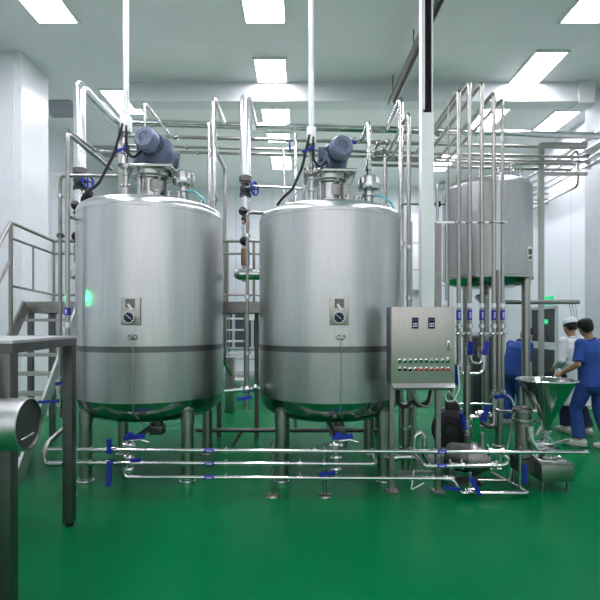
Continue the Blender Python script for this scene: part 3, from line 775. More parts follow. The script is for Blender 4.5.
# ------------------------------------------------------------------ walkway and stair behind the tanks
W = thing('access_walkway', 'raised steel walkway with tube railing behind the two mixing tanks', 'walkway', (-1.1, 6.45, 0))
mb = MB(); mb.box((-3.58, 6.16, 1.87), (1.15, 6.78, 1.90)); mb.build('deck', M['tread'], W)
mb = MB(); mb.box((-3.6, 6.12, 1.76), (1.17, 6.16, 1.905)); mb.box((-3.6, 6.78, 1.76), (1.17, 6.82, 1.905)); mb.box((-3.6, 6.16, 1.76), (-3.56, 6.78, 1.905))
mb.build('edge_beam', M['dull'], W)
for x in (-3.55, -1.16, -.62, 1.1):
    for y in ((6.2, 6.74) if x < -3 or x > 1 else (6.74,)):
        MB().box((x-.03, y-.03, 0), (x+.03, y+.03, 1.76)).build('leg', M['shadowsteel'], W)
R = MB()
for x in (-3.52, -2.35, -1.04, -.66, .9): R.cyl((x, 6.72, 1.90), (x, 6.72, 2.80), .019, seg=12)
R.build('railing_post', M['dull'], W)
R = MB(); R.tube([(-3.52, 5.72, 2.85), (-3.52, 6.72, 2.80), (1.1, 6.72, 2.80)], .022, .05); R.tube([(-3.52, 5.72, 2.66), (-3.52, 6.72, 2.62), (1.1, 6.72, 2.62)], .016, .05); R.tube([(-3.52, 5.72, 2.08), (-3.52, 6.72, 2.03), (1.1, 6.72, 2.03)], .016, .05)
R.build('railing', M['dull'], W)
R = MB(); R.cyl((-3.52,6.2,2.65),(-3.52,6.2,2.06), .013); R.cyl((-.45,6.72,2.6),(-.45,6.72,2.25), .012); R.build('baluster', M['dull'], W)
# steep stair up to it on the left
S = thing('access_stair', 'steep steel stair with open treads rising to the walkway on the left', 'stair', (-3.2, 5.3, 0))
sl = lambda z: 4.62+.77*z
for x in (-3.53, -2.83):
    mb = MB(); mb.bar((x, sl(.0)+.05, .0), (x, sl(1.86)+.0, 1.86), .03, .15, up=(0,-.6,.8)); mb.build('stringer', M['tabletop'] if x > -3 else M['dull'], S)
for k in range(1, 9):
    z = .21*k
    mb = MB(); mb.box((-3.53, sl(z)-.02, z-.035), (-2.84, sl(z)+.17, z)); mb.build('tread', M['tread'], S)
mb = MB(); mb.cyl((-3.52, 5.72, 1.5), (-3.52, 5.72, 2.85), .024); mb.cyl((-3.52, 4.75, .15), (-3.52, 4.75, 1.30), .022)
mb.build('railing_post', M['dull'], S)
mb = MB(); mb.tube([(-3.52, 5.72, 2.85), (-3.52, 4.6, 1.30)], .022); mb.tube([(-3.52,5.72,2.40),(-3.52,4.65,.92)], .016); mb.build('handrail', M['dull'], S)

# ------------------------------------------------------------------ tall steel table and drum at the near left
T = thing('tall_steel_table', 'tall dark-legged steel table cropped by the left edge in front of the left tank', 'table', (-2.2, 3.2, 0))
N = V(-1.60, 2.62, 1.513); Fr = V(-1.80, 3.80, 1.488); lw = V(-1.0, -.17, 0)
zt = 1.513
def slab(z0, z1, inset, m, name):
    bm = MB()
    e = (Fr-N).normalized(); e.z = 0; w = V(-1,-.02,0)
    q = [V(N.x,N.y,0)+(e-(-w)*0)*inset+w*inset, V(Fr.x,Fr.y,0)-e*inset+w*inset, V(Fr.x,Fr.y,0)-e*inset+w*1.15, V(N.x,N.y,0)+e*inset+w*1.15]
    vs = [bm.bm.verts.new(p+V(0,0,z)) for z in (z0,z1) for p in q]
    for f in ((3,2,1,0),(4,5,6,7),(0,1,5,4),(1,2,6,5),(2,3,7,6),(3,0,4,7)): bm.bm.faces.new([vs[i] for i in f])
    return bm.build(name, m, T)
slab(1.496, 1.513, 0, M['tabletop'], 'tabletop')
slab(1.44, 1.496, .006, M['dark'], 'apron')
e = (Fr-N).normalized()
for p, s_ in ((N, 1), (Fr, -1)):
    for off in (0, 1.05):
        c = V(p.x, p.y, 0) + V(e.x,e.y,0)*s_*.045 + V(-.05-off, -.02*off, 0)
        mb = MB(); mb.box((c.x-.038,c.y-.038,.03),(c.x+.038,c.y+.038,1.45), bev=.004); lg = mb.build('leg', M['dark'], T)
        MB().cyl((c.x,c.y,0),(c.x,c.y,.03), .03, seg=14).build('foot', M['black'], lg)
# drum under the table
D = thing('steel_drum', 'horizontal brushed steel drum with flat end cap below the tall table', 'drum', (-1.75, 2.42, .93))
a = V(-1.405, 2.44, 1.085); dirx = V(-1,-.05,0).normalized()
MB().lathe([(.131,0),(.137,.004),(.137,.02),(.135,.03),(.135,1.0),(0,1.0)], a, dirx, seg=48).build('drum_shell', M['shell'], D)
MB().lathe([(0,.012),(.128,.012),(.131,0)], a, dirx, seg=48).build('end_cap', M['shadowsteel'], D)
MB().tube([a+V(.0,.02,-.06), a+V(.022,.0,-.045), a+V(.022,-.05,-.05), a+V(0,-.07,-.065)], .006, .01, seg=8).build('pull_handle', M['bright'], D)
mb = MB()
for q in (.35, .85):
    c = a+dirx*q; mb.box((c.x-.03,c.y-.1,1.20),(c.x+.03,c.y+.1,1.215)); mb.cyl((c.x,c.y,1.2),(c.x,c.y+.2,1.46), .02)
mb.build('hanger', M['dark'], D)

# ------------------------------------------------------------------ raised tank at right
tx, ty = 2.715, 6.85; tr = .612
r = thing('raised_tank', 'raised stainless tank on tall legs behind the five riser pipes at right', 'tank', (tx, ty, 0))
o = (tx, ty, 0)
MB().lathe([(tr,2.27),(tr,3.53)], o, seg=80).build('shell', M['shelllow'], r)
MB().lathe([(0,2.12),(.4,2.15),(.54,2.19),(tr-.02,2.235),(tr+.01,2.245),(tr+.01,2.28),(tr,2.285)], o, seg=80).build('bottom_dish', M['dish'], r)
MB().lathe([(tr,3.53),(tr-.01,3.57),(tr-.035,3.60),(tr-.07,3.615),(.4,3.65),(.25,3.67),(0,3.68)], o, seg=80).build('top_dome', M['shell'], r)
for ang, rad in ((205, .52), (262, .62), (315, .52), (90, .5)):
    x, y = {205: (2.385, 6.72), 262: (2.615, 6.18), 315: (3.10, 6.45), 90: (2.9, 7.35)}[ang]
    mb = MB(); mb.cyl((x,y,.03),(x,y,2.32), .056, seg=20); mb.cyl((x,y,1.43),(x,y,1.47), .075, seg=20)
    lg = mb.build('leg', M['leg'], r); MB().lathe([(0,0),(.09,0),(.09,.02),(.06,.035)], (x,y,0), seg=20).build('foot_plate', M['leg'], lg)
for dx, dy, h, rr in ((.06,-.3,3.77,.03),(.22,-.34,3.80,.035),(-.18,-.25,3.76,.03),(.36,-.28,3.74,.022),(.12,-.1,3.86,.05)):
    mb = MB(); mb.cyl((tx+dx,ty+dy,3.57),(tx+dx,ty+dy,h), rr, seg=14); mb.cyl((tx+dx,ty+dy,h),(tx+dx,ty+dy,h+.025), rr*1.6, seg=16); mb.ball((tx+dx,ty+dy,h-.08), rr*1.4, seg=12)
    mb.build('nozzle', M['pipe'], r)
q = V(3.11, 6.85-math.sqrt(tr**2-.395**2)-.01, 2.55)
mb = MB().use(M['white']); mb.box(q+V(-.035,-.02,-.09), q+V(.035,.03,.11), bev=.006); mb.use(M['dark']); mb.box(q+V(-.022,-.026,.0), q+V(.022,-.02,.08)); mb.cyl(q+V(0,-.03,-.04), q+V(0,0,-.04), .022)
mb.build('level_switch', None, r)
MB().tube([(tx,ty,2.13),(tx,ty,2.03),(tx-.3,6.4,1.98),(tx-.3,6.2,1.9)], .035).build('outlet', M['dull'], r)

# ------------------------------------------------------------------ five riser pipes at right
GD = 5.4
spec = [(458.7, 90, 366, 4.35, 'first of five from the left'),
        (469.6, 82, 356, 4.42, 'second of five from the left, with blue valve'),
        (481.8, 82.5, 352, 4.40, 'third of five, with slanted blue valve'),
        (493.8, 92.5, 396, 4.30, 'fourth of five, ending in a horizontal blue lever'),
        (502.5, 99, 396, 4.24, 'fifth of five, shortest and rightmost')]
for k, (x, yt, yb_, zh, lb) in enumerate(spec):
    d = GD + (.0 if k < 4 else .05)
    pt = P(x, yt, d); pb = P(x, yb_, d)
    dz = pt.z
    ye = 7.35 + .05*k
    r = run('riser_pipe', 'tall riser pipe with rounded top, '+lb, 'pipe', [(pt.x, ye, dz), (pt.x, d, dz), (pt.x, d, pb.z)], .0245 if k < 4 else .021, 'pipew', .06, group='five tall riser pipes')
    band(r, P(x, 315, d), (0,0,1), .0255, .115, 'bluelabel')
    band(r, P(x, 305.5, d), (0,0,1), .0255, .05, 'white', 'white_sticker')
    clamp(r, P(x, 326, d), (0,0,1), .022)
    if k == 0: valve(r, P(x, 368, d), (0,0,1), .024, (.05,0,-1), .19, w=.05)
    if k == 1: valve(r, P(x, 350, d), (0,0,1), .024, (.1,0,1), .12, off=(.03,-.02,-.02), w=.045)
    if k == 2: valve(r, P(x, 352, d), (0,0,1), .024, (.35,0,1), .13, off=(.0,-.02,.0), w=.045)
    if k == 3: valve(r, P(x, 396, d), (0,0,1), .024, (1,0,.06), .17, w=.035)
    if k == 4: clamp(r, P(x, 392, d), (0,0,1), .024)
run('connecting_pipe', 'white U-bend joining the second and third riser pipes near their feet', 'pipe', [P(470,356,GD), P(471,362,GD), P(482,364,GD), P(482,352,GD)], .02, 'bright', .05)
run('connecting_pipe', 'white elbow pipe leading from the first riser valve to the third riser', 'pipe', [P(461,373.5,GD), P(483,373.5,GD), P(484,360,GD), P(483,352,GD)], .022, 'bright', .07)
for y, x0, x1, lb in ((222.5, 436, 507, 'upper clamp rail tying the riser pipes together'), (333.5, 456, 508, 'lower clamp rail tying the riser pipes together')):
    r = thing('clamp_rail', lb, 'rail', P((x0+x1)/2, y, GD+.04))
    MB().bar(P(x0,y,GD+.045), P(x1,y,GD+.045), .02, .026).build('bar', M['pipe'], r)
    mb = MB()
    for x in [s[0] for s in spec]: mb.torus(P(x,y,GD), .027, .008, seg=16, sub=6)
    mb.build('pipe_ring', M['bright'], r)
run('riser_pipe', 'very thin dark riser just left of the five riser pipes', 'pipe', [P(448.5,106,5.6), P(448.5,300,5.6), P(448.5,420,5.6)], .011, 'dull', 0)
r = run('loop_pipe', 'inverted U pipe beside the raised tank, on a square post', 'pipe', [P(437.5,222,5.9), P(437.5,184,5.9), P(446,181,5.9), P(446.5,187,5.9), P(446.5,300,5.9)], .017, 'pipe', .06)
rack_post(P(438,0,5.9).x, 5.9, 0, P(0,222,5.9).z, 'square steel post under the inverted U pipe', None)
r = run('sample_pipe', 'small horizontal branch with black valve beside the trunking column', 'pipe', [P(402,204,6.3),P(404,204,6.3),P(446,204,6.3)], .016, 'pipe')
MB().cyl(P(436,204,6.28),P(440,204,6.28), .04).build('valve_body', M['black'], r)
run('support_pipe', 'pale pipe low beside the right tank leg running to the door side', 'pipe', [P(506,302,7.0), P(579,302,7.0)], .034, 'dull')
run('vertical_pipe', 'thin pipe standing right of the middle tank', 'pipe', [P(411,222,6.5),P(411,470,6.5)], .02, 'pipe', 0)
mb = MB(); 
r = thing('hanging_wire', 'fine wires hanging from the pale pipe near the right wall', 'wire', P(571,302,7))
mb = MB()
for x0, x1 in ((569,573),(572,576),(575,578)): mb.tube([P(x0,303,7),P((x0+x1)/2,312,7),P(x1,328,7)], .004, .1, seg=6)
mb.build('wire', M['dull'], r)

# wall pipes on the right
for k, (y6, lb) in enumerate(((131.5,'topmost'),(142,'second'),(152,'third'),(159,'lowest'))):
    X = 5.35 + .06*k; d6 = X*F/300
    z = EYE+(HY-y6)/F*d6
    r = run('wall_pipe', lb+' of the pipes running along the right wall under the ceiling', 'pipe', [(X, 5.0, z), (X, 13.8, z)], (.045,.03,.024,.024)[k], 'pipe', group='pipes along the right wall')
    mb = MB()
    for y in (9.0, 11.6): mb.bar((X, y, z-.06), (XR, y, z-.06), .04, .04)
    mb.build('wall_bracket', M['dull'], r)
r = run('drop_pipe', 'pipe dropping from the header at right and turning back along the wall', 'pipe', [(4.5, HD(4.5)+.2, 4.41), P(578,149,7.9), P(578,186,7.9), (P(578,186,7.9).x, 12, P(578,186,7.9).z)], .022, 'pipe', .1)

# ------------------------------------------------------------------ control cabinet with its trunking column
pd = 4.40; x0, x1 = fx(391,pd), fx(455.3,pd); z0, z1 = fz(383,pd), fz(306.5,pd)
K = thing('control_cabinet', 'stainless control cabinet with two displays and rows of push buttons', 'cabinet', ((x0+x1)/2, pd+.12, 0))
MB().box((x0, pd+.02, z0-.02), (x1, pd+.23, z1), bev=.006).build('cabinet_body', M['panelside'], K)
Dr = MB().box((x0+.004, pd-.004, z0+.002), (x1-.004, pd+.022, z1-.004), bev=.005).build('door', M['panel'], K)
mb = MB(); vs = [(x0+.002,pd-.004,z0),(x1-.002,pd-.004,z0),(x1-.03,pd-.075,z0-.035),(x0+.012,pd-.075,z0-.035)]
mb.use(M['tabletop'])
vv = [mb.bm.verts.new(v) for v in vs] + [mb.bm.verts.new(V(*v)+V(0,.03,-.025)) for v in vs]
for f in ((0,1,2,3),(7,6,5,4),(0,4,5,1),(1,5,6,2),(2,6,7,3),(3,7,4,0)): mb.bm.faces.new([vv[i] for i in f])
mb.box((x0+.002,pd-.02,z0-.055),(x1-.002,pd+.23,z0-.018))
mb.build('sloping_ledge', None, K)
def onp(x, y, off=0): return V(fx(x,pd), pd-.004-off, fz(y,pd))
for x in (415, 431.3):
    c = onp(x, 323)
    mb = MB().use(M['screen']); mb.box(c+V(-.03,-.012,-.052), c+V(.03,.004,.052), bev=.004)
    ds = mb.build('display', None, Dr)
    mb = MB()
    for i in range(2):
        for j in range(3): mb.box(c+V(-.022+.016*j+(.0),-.014,-.036+.022*i), c+V(-.012+.016*j,-.011,-.022+.022*i))
    mb.build('keypad', M['digit'], ds)
    mb = MB(); 
    for j in range(3): mb.box(c+V(-.02+.014*j,-.0135,.022), c+V(-.012+.014*j,-.011,.034))
    mb.build('readout', M['bluelabel'], ds)
c = onp(448.3, 345.5)
mb = MB().use(M['bright']); mb.box(c+V(-.014,-.012,-.045), c+V(.014,.002,.045), bev=.004); mb.use(M['dark']); mb.box(c+V(-.006,-.016,-.02), c+V(.006,-.011,.03)); mb.cyl(c+V(0,-.015,-.033), c+V(0,0,-.033), .007)
mb.build('latch_handle', None, Dr)
mb = MB(); c = onp(447.3, 358.3); mb.box(c+V(-.012,-.01,-.012), c+V(.012,.002,.012), bev=.003); mb.build('lock', M['white'], Dr)
for k in range(10):
    for row in range(2):
        c = onp(399.5+5.33*k, 361.2+row*8.3)
        col = 'greenb' if row == 0 else ('black' if k < 3 else 'redb')
        mb = MB().use(M['bright']); mb.lathe([(.0185,0),(.0185,.006),(.0155,.008)], c, (0,-1,0), seg=18)
        mb.use(M['white']); mb.box(c+V(-.014,-.004,.017), c+V(.014,.001,.027))
        mb.use(M[col]); mb.lathe([(.0155,.006),(.0150,.018),(.012,.021),(0,.022)], c, (0,-1,0), seg=18)
        mb.build({'greenb':'green_push_button','black':'selector_switch','redb':'red_push_button'}[col], None, Dr)
for x in (390.5, 438):
    px_ = max(fx(x,4.52), x0+.03); mb = MB(); mb.box((px_-.022,4.50,0),(px_+.022,4.545,z0-.02)); mb.box((px_-.06,4.46,0),(px_+.06,4.585,.01)); mb.build('stand_post', M['dull'], K)
MB().bar((x0+.02,4.52,.18),(fx(438,4.52),4.52,.18), .03,.03).build('stand_rail', M['dull'], K)
# trunking
cx0, cx1 = fx(420.6,4.54), fx(432,4.54)
U = thing('cable_trunking', 'tall white square cable trunking rising from the control cabinet', 'trunking', ((cx0+cx1)/2, 4.54, z1))
mb = MB(); mb.box((cx0,4.50,z1),(cx0+.012,4.61,ZC)); mb.box((cx1-.012,4.50,z1),(cx1,4.61,ZC)); mb.box((cx0,4.60,z1),(cx1,4.61,ZC)); mb.box((cx0,4.492,3.66),(cx0+.03,4.50,ZC))
mb.build('channel', M['conduit'], U)
MB().box((cx0-.003,4.485,z1),(cx1+.003,4.50,fz(112.5,4.49)), bev=.002).build('cover', M['conduit'], U)
mb = MB()
for k in range(3): mb.cyl((cx0+.045+.026*k,4.535+.01*(k%2),1.9),(cx0+.045+.026*k,4.535+.01*(k%2),ZC), .012, seg=10)
mb.build('cable', M['black'], U)

# things hanging and standing under the cabinet
q = [V(fx(397,4.6),4.55,z0-.03), V(fx(398,4.6),4.62,.82), V(fx(408,4.6),4.66,.78), V(fx(414,4.6),4.66,.86), V(fx(418,4.6),4.6,.80), V(fx(428,4.6),4.56,.86), V(fx(430,4.6),4.55,z0-.03)]
simple('cable_loop', 'dark flexible cable loop sagging under the control cabinet', 'cable', q, .02, 'darkmotor', .1, seg=10)
q = [V(fx(410,4.55),4.52,z0-.03), V(fx(416,4.55),4.5,.85), V(fx(428,4.55),4.5,.80), V(fx(433,4.55),4.52,z0-.03)]
simple('cable_loop', 'grey flexible conduit looping under the control cabinet', 'cable', q, .014, 'dull', .1, seg=10)
q = [V(fx(456.5,4.5),4.46,1.22), V(fx(458,4.5),4.46,1.0), V(fx(453,4.5),4.46,.88), V(fx(446,4.5),4.48,.87), V(fx(445,4.5),4.5,.93), V(fx(449,4.5),4.52,.97), V(fx(463,4.5),4.6,.82)]
simple('cable_loop', 'thin white cable looping at the right lower corner of the cabinet', 'cable', q, .007, 'white', .08, seg=8)
# inline filter
x, d = fx(405.5,4.95), 4.95
r = thing('inline_filter', 'upright steel inline filter standing under the cabinet', 'filter', (x, d, 0))
mb = MB(); mb.cyl((x,d,.04),(x,d,.78), .042, seg=20)
r_ = mb.build('housing', M['pipew'], r)
for z in (.30,.52,.76): MB().lathe([(.042,-.02),(.058,-.015),(.058,.015),(.042,.02)], (x,d,z), seg=20).build('clamp_ring', M['bright'], r)
MB().lathe([(0,0),(.08,0),(.08,.015),(.03,.04)], (x,d,0), seg=20).build('foot', M['leg'], r)
MB().tube([(x+.03,d,.74),(x+.10,d,.74),(x+.10,d-.0,.93),(x+.10,d,1.02)], .02).build('outlet', M['pipe'], r)
run('vertical_pipe', 'slim upright pipe with couplings between the filter and the motor', 'pipe', [P(414.5,388,4.75),P(414.5,478,4.75)], .018, 'pipew', 0)
run('vertical_pipe', 'slim upright pipe in front of the dark pump motor', 'pipe', [P(438.5,392,4.8),P(438.5,474,4.8)], .013, 'pipew', 0)
mb = MB(); a = P(414,445,4.7)
r = run('elbow_pipe', 'bright hairpin elbow pipe below the cabinet', 'pipe', [P(414,452,4.75),P(415,436,4.75),P(421,432,4.75),P(424.5,438,4.75),P(425,455,4.75),P(430,466,4.75)], .026, 'bright', .06)
r = run('elbow_pipe', 'short bright horizontal spool beside the hairpin elbow', 'pipe', [P(384,458,4.7),P(402,457,4.7),P(416,457,4.7)], .026, 'bright', .06)
clamp(r, P(395,457.5,4.7), (1,0,0), .026); clamp(r, P(410,457,4.7), (1,0,0), .026)
simple('loose_wire', 'loose white wire end lying by the floor pipe under the cabinet', 'wire', [P(414,470,4.5),P(412,485,4.4),P(411,490,4.35),P(424,483,4.3)], .006, 'white', .05, seg=8)

# pumps: a big dark motor and a bright shrouded pump beside it
def pump(x, y, zc, rad, L, label, mm, yaw, head=True):
    r = thing('centrifugal_pump', label, 'pump', (x, y, 0))
    ax = V(math.sin(yaw), math.cos(yaw), 0); f = V(x, y, zc)
    u = ax.cross(V(0,0,1))
    mb = MB(); mb.lathe([(rad*.9,.05),(rad,.07),(rad,L*.7),(rad*.8,L*.74),(rad*.5,L*.76)], f, ax, seg=36)
    w = V(0,0,1)
    for k in range(20):
        a = 2*PI*k/20; n = u*math.cos(a)+w*math.sin(a); mb.bar(f+ax*.08+n*rad, f+ax*L*.66+n*rad, .008, .025, up=n)
    mt = mb.build('motor', M[mm], r)
    mb = MB(); mb.lathe([(0,.0),(rad*.35,.0),(rad*.4,.012),(rad*.8,.012),(rad*1.02,.03),(rad*1.05,.09)], f, ax, seg=36)
    for k in range(3): mb.torus(f+ax*.006, rad*(.45+.15*k), .006, axis=ax, seg=32, sub=6)
    mb.build('fan_cover', M[mm], mt)
    mb = MB(); c = f+ax*L*.35+w*rad; mb.box(c+V(-.07,-.06,-.02), c+V(.07,.06,.09), bev=.012); mb.build('terminal_box', M[mm], mt)
    mb = MB()
    for s_ in (-1,1):
        for q in (.2,.6):
            c = f+ax*L*q+u*s_*rad*.7; mb.bar((c.x,c.y,0),(c.x,c.y,zc-rad*.5), .05,.05)
    mb.box((x-rad,y+.04,.0),(x+rad,y+L*.8,.03)); mb.build('base_feet', M['dark'], r)
    if head:
        mb = MB(); mb.lathe([(rad*.5,L*.74),(rad*.9,L*.78),(rad*.95,L*.98),(rad*.6,L*1.03),(0.04,L*1.05),(.04,L*1.25)], f, ax, seg=36); mb.cyl(f+ax*L*.88+w*rad*.8, f+ax*L*.88+w*(rad+.2), .03)
        mb.build('pump_head', M['bright'], r)
    return r
pump(fx(451.5,5.3), 5.3, P(0,431,5.3).z, .215, .55, 'large dark pump motor on the floor behind the cabinet', 'darkmotor', .34)
# shrouded pump, its dark steel tones carry the shade of this low corner
x, y = fx(467,4.8), 4.80
r = thing('shrouded_pump', 'pump with conical polished shroud right of the dark motor', 'pump', (x, y, 0))
c = V(x-.02, y-.02, .25); ax = V(.8,-.5,0).normalized()
MB().lathe([(0,-.20),(.11,-.19),(.14,-.15),(.145,.0),(.13,.06)], c, ax, seg=36).build('motor_shell', M['dark'], r)
MB().lathe([(.13,.05),(.165,.06),(.165,.09),(.10,.20),(.07,.24),(.06,.25),(0,.25)], c, ax, seg=36).build('pump_cone', M['dull'], r)
mb = MB(); mb.tube([c+ax*.25+V(0,0,-.02), c+ax*.33, c+ax*.33+V(0,0,.12)], .026, .06); mb.cyl(c+ax*.16+V(0,0,.05), c+ax*.16+V(0,0,.28), .022); mb.build('outlet', M['bright'], r)
mb = MB(); mb.box((c.x-.2,c.y-.08,0),(c.x-.14,c.y+.08,.2)); mb.box((c.x+.05,c.y-.1,0),(c.x+.11,c.y+.06,.2)); mb.box((c.x-.22,c.y-.1,0),(c.x+.15,c.y+.1,.025)); mb.build('base_feet', M['dark'], r)
# steel column and valves in mid right
x, d = fx(467,5.15), 5.15
r = run('vertical_pipe', 'stout steel pipe rising behind the shrouded pump with blue valve', 'pipe', [(x,d,0),(x,d,1.0),(x,d,1.15)], .036, 'pipew', 0)
valve(r, (x,d,fz(426,5.15)), (0,0,1), .03, (-.25,-.2,1), .17, off=(-.10,0,.0), w=.045)
r = run('branch_pipe', 'white horizontal branch with slanted blue lever behind the shrouded pump', 'pipe', [P(467,417,5.15),P(480,417,5.15),P(494,417,5.15),P(494,400,5.15)], .027, 'bright', .07)
valve(r, P(482,414,5.15), (1,0,0), .024, (.3,0,1), .17, off=(-.01,0,-.06), w=.045)
r = run('branch_pipe', 'dull elbow pipe below the slanted blue lever', 'pipe', [P(481,420,5.1),P(486,425,5.1),P(494,427,5.1),P(494,412,5.15)], .03, 'dull', .07)
run('branch_pipe', 'thin horizontal pipe low between the risers and the mixer', 'pipe', [P(452,404,5.6),P(480,404,5.6),P(496,404.5,5.6)], .016, 'bright')
run('branch_pipe', 'thin horizontal pipe leading right to the mixer motor', 'pipe', [P(494,408,5.15),P(500,411,5.1),P(518,412,4.75),P(524,412,4.72)], .018, 'bright')
simple('hose_line', 'thin pale hose hanging beside the mixer motor', 'hose', [P(503,393,5.2),P(512,398,5.1),P(515,410,5.0),P(511,430,4.95),P(507,450,4.9)], .009, 'pipew', .15, seg=8)

# ------------------------------------------------------------------ powder mixer with hopper
hx, hy = fx(546.5,4.66), 4.66
H = thing('powder_mixer', 'powder mixer with large conical steel hopper on a box base', 'mixer', (hx, hy, 0))
zr = fz(380, 4.66)
MB().lathe([(.03,.50),(.034,.60),(.06,.655),(.258,zr-.018),(.276,zr),(.272,zr+.006),(.256,zr-.004),(.06,.675),(.03,.62)], (hx,hy,0), seg=64).build('hopper', M['dish'], H)
MB().torus((hx,hy,zr), .274, .009, seg=64, sub=8).build('hopper_rim', M['bright'], H)
mb = MB(); mb.lathe([(.05,.44),(.05,.48),(.032,.49),(.032,.52),(.05,.53),(.05,.55),(.03,.56)], (hx,hy,0), seg=24)
mb.ball((hx,hy,.42), .06,.05,.05); mb.cyl((hx-.12,hy,.42),(hx+.06,hy,.42), .035)
bv = mb.build('feed_valve', M['bright'], H)
MB().bar((hx+.05,hy-.03,.44),(hx+.2,hy-.06,.47), .02,.02).build('handle', M['bright'], bv)
mb = MB(); mb.lathe([(.07,.27),(.085,.28),(.085,.36),(.11,.365),(.11,.385),(.06,.40)], (hx+.01,hy,0), seg=32)
mb.build('mixing_head', M['pipe'], H)
# upright motor left of the cone, elbow
mx, my = fx(523,4.72), 4.72
mb = MB(); mb.lathe([(.075,.28),(.075,.62),(.09,.63),(.09,.66),(.075,.665),(.078,.72),(.10,.73),(.10,.76),(.03,.79),(0,.79)], (mx,my,0), seg=32); mb.cyl((mx-.02,my,.78),(mx-.02,my,.98), .02)
mb.build('motor_housing', M['dull'], H)
mb = MB(); mb.lathe([(.09,.64),(.102,.645),(.102,.665),(.09,.67)], (mx,my,0), seg=32); mb.tube([(mx+.02,my-.05,.75),(mx+.14,my-.08,.75),(mx+.16,my-.06,.6),(mx+.11,my-.04,.5)], .02, .06); mb.build('clamp_ring', M['bright'], H)
MB().tube([(mx+.02,my-.09,.60),(mx+.03,my-.1,.45),(mx+.10,my-.1,.36),(hx-.05,hy-.02,.36)], .033, .12).build('suction_elbow', M['bright'], H)
# base
bx0, bx1 = hx-.14, fx(573,4.5)
mb = MB(); mb.box((bx0,4.48,.10),(bx1,4.86,.262), bev=.008); mb.box((bx0-.01,4.47,.262),(bx1+.01,4.87,.275)); mb.build('base_cabinet', M['leg'], H)
mb = MB(); mb.torus((hx+.01,4.66,.28), .13, .018, seg=36); mb.tube([(bx0-.05,4.60,.35),(bx0+.0,4.53,.29),(bx1-.06,4.52,.285),(bx1-.02,4.6,.285)], .012, .05); mb.build('base_ring', M['bright'], H)
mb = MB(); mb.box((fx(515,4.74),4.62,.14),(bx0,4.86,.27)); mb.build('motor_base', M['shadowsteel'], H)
for x in (bx0+.03, bx1-.03, bx0-.12):
    for y in (4.53, 4.82) if x > bx0 else (4.8,):
        MB().cyl((x,y,0),(x,y,.12), .018, seg=12).build('foot', M['leg'], H)
x = fx(524,4.42)
r = thing('blue_lever_valve', 'upright pipe end with long blue lever at the left of the mixer base', 'valve', (x, 4.42, .07))
MB().tube([(fx(520,4.42),4.42,.05),(fx(520,4.42),4.42,.46)], .014).build('tube', M['pipe'], r)
MB().bar((x,4.40,.115),(x,4.40,.30), .036,.02, up=(0,-1,0)).build('lever', M['blue'], r)

# ------------------------------------------------------------------ background between and under the tanks
def work_table(x0, x1, y0, y1, z, label, shelf=.3):
    r = thing('work_table', label, 'table', ((x0+x1)/2, (y0+y1)/2, 0))
    MB().box((x0,y0,z-.05),(x1,y1,z), bev=.005).build('tabletop', M['tabletop'], r)
    MB().box((x0+.05,y0+.05,shelf-.03),(x1-.05,y1-.05,shelf)).build('shelf', M['tabletop'], r)
    for x in (x0+.04,x1-.04):
        for y in (y0+.04,y1-.04): MB().cyl((x,y,0),(x,y,z-.05), .022).build('leg', M['pipe'], r)
    return r
work_table(-1.95, -.75, 11.6, 12.3, .78, 'far steel work table with lower shelf seen between the tanks')
r = thing('waste_bin', 'grey upright bin seen between the tanks, near the far work table', 'bin', (-1.28, 8.6, 0))
MB().box((-1.36,8.5,.0),(-1.20,8.7,.98), bev=.01).build('bin_body', M['leg'], r); MB().box((-1.38,8.48,.98),(-1.18,8.72,1.02), bev=.008).build('lid', M['tabletop'], r)
r = thing('shelf_rack', 'open steel shelf rack with pale shelves behind the walkway between the tanks', 'shelf', (-1.0, 9.2, 0))
for z in (.55, 1.05, 1.30, 1.52, 1.74): MB().box((-1.42,9.0,z-.03),(-1.06,9.4,z)).build('shelf', M['white'], r)
for x in (-1.42,-1.06):
    for y in (9.0,9.4): MB().box((x-.015,y-.015,0),(x+.015,y+.015,1.8)).build('upright', M['pipe'], r)
r = thing('wall_notice', 'small white notice low on the far wall between the tanks', 'notice', (-1.45, 14.97, 1.9))
MB().box((-1.75,14.93,1.75),(-1.25,14.965,2.3)).build('sheet', M['white'], r)
r = thing('dark_gap_box', 'added dark upright box filling the shadowy gap behind the five riser pipes', 'cabinet', (3.2, 8.4, 0))  # added dark box, stands in for the shade behind the risers
MB().box((3.0,8.2,.06),(3.42,8.6,1.42), bev=.012).build('cabinet_body', M['dark'], r)
d_ = MB().box((3.02,8.185,.1),(3.40,8.2,1.38), bev=.004).build('door', M['darkmotor'], r); MB().box((3.36,8.165,.75),(3.38,8.185,.9)).build('handle', M['pipe'], d_)
mb = MB()
for x in (3.03,3.39):
    for y in (8.23,8.57): mb.cyl((x,y,0),(x,y,.07), .02, seg=10)
mb.build('foot', M['dark'], r)
# white switchgear boxes seen right of the middle tank, on the far wall
for k, (x0, x1, z0, z1, lb) in enumerate(((3.42,3.95,2.7,5.1,'tall white wall duct on the far wall right of the middle tank'),(4.15,4.5,.1,4.6,'narrow white duct on the far wall behind the trunking'))):
    r = thing('wall_duct', lb, 'duct', ((x0+x1)/2, 14.9, z0)); MB().box((x0,14.7,z0),(x1,15,z1), bev=.02).build('duct_body', M['white'], r)
    mb = MB()
    for q in (.25,.6): mb.box((x0-.02,14.68,z0+(z1-z0)*q),(x1+.02,15,z0+(z1-z0)*q+.05))
    mb.build('band', M['greyp'], r)

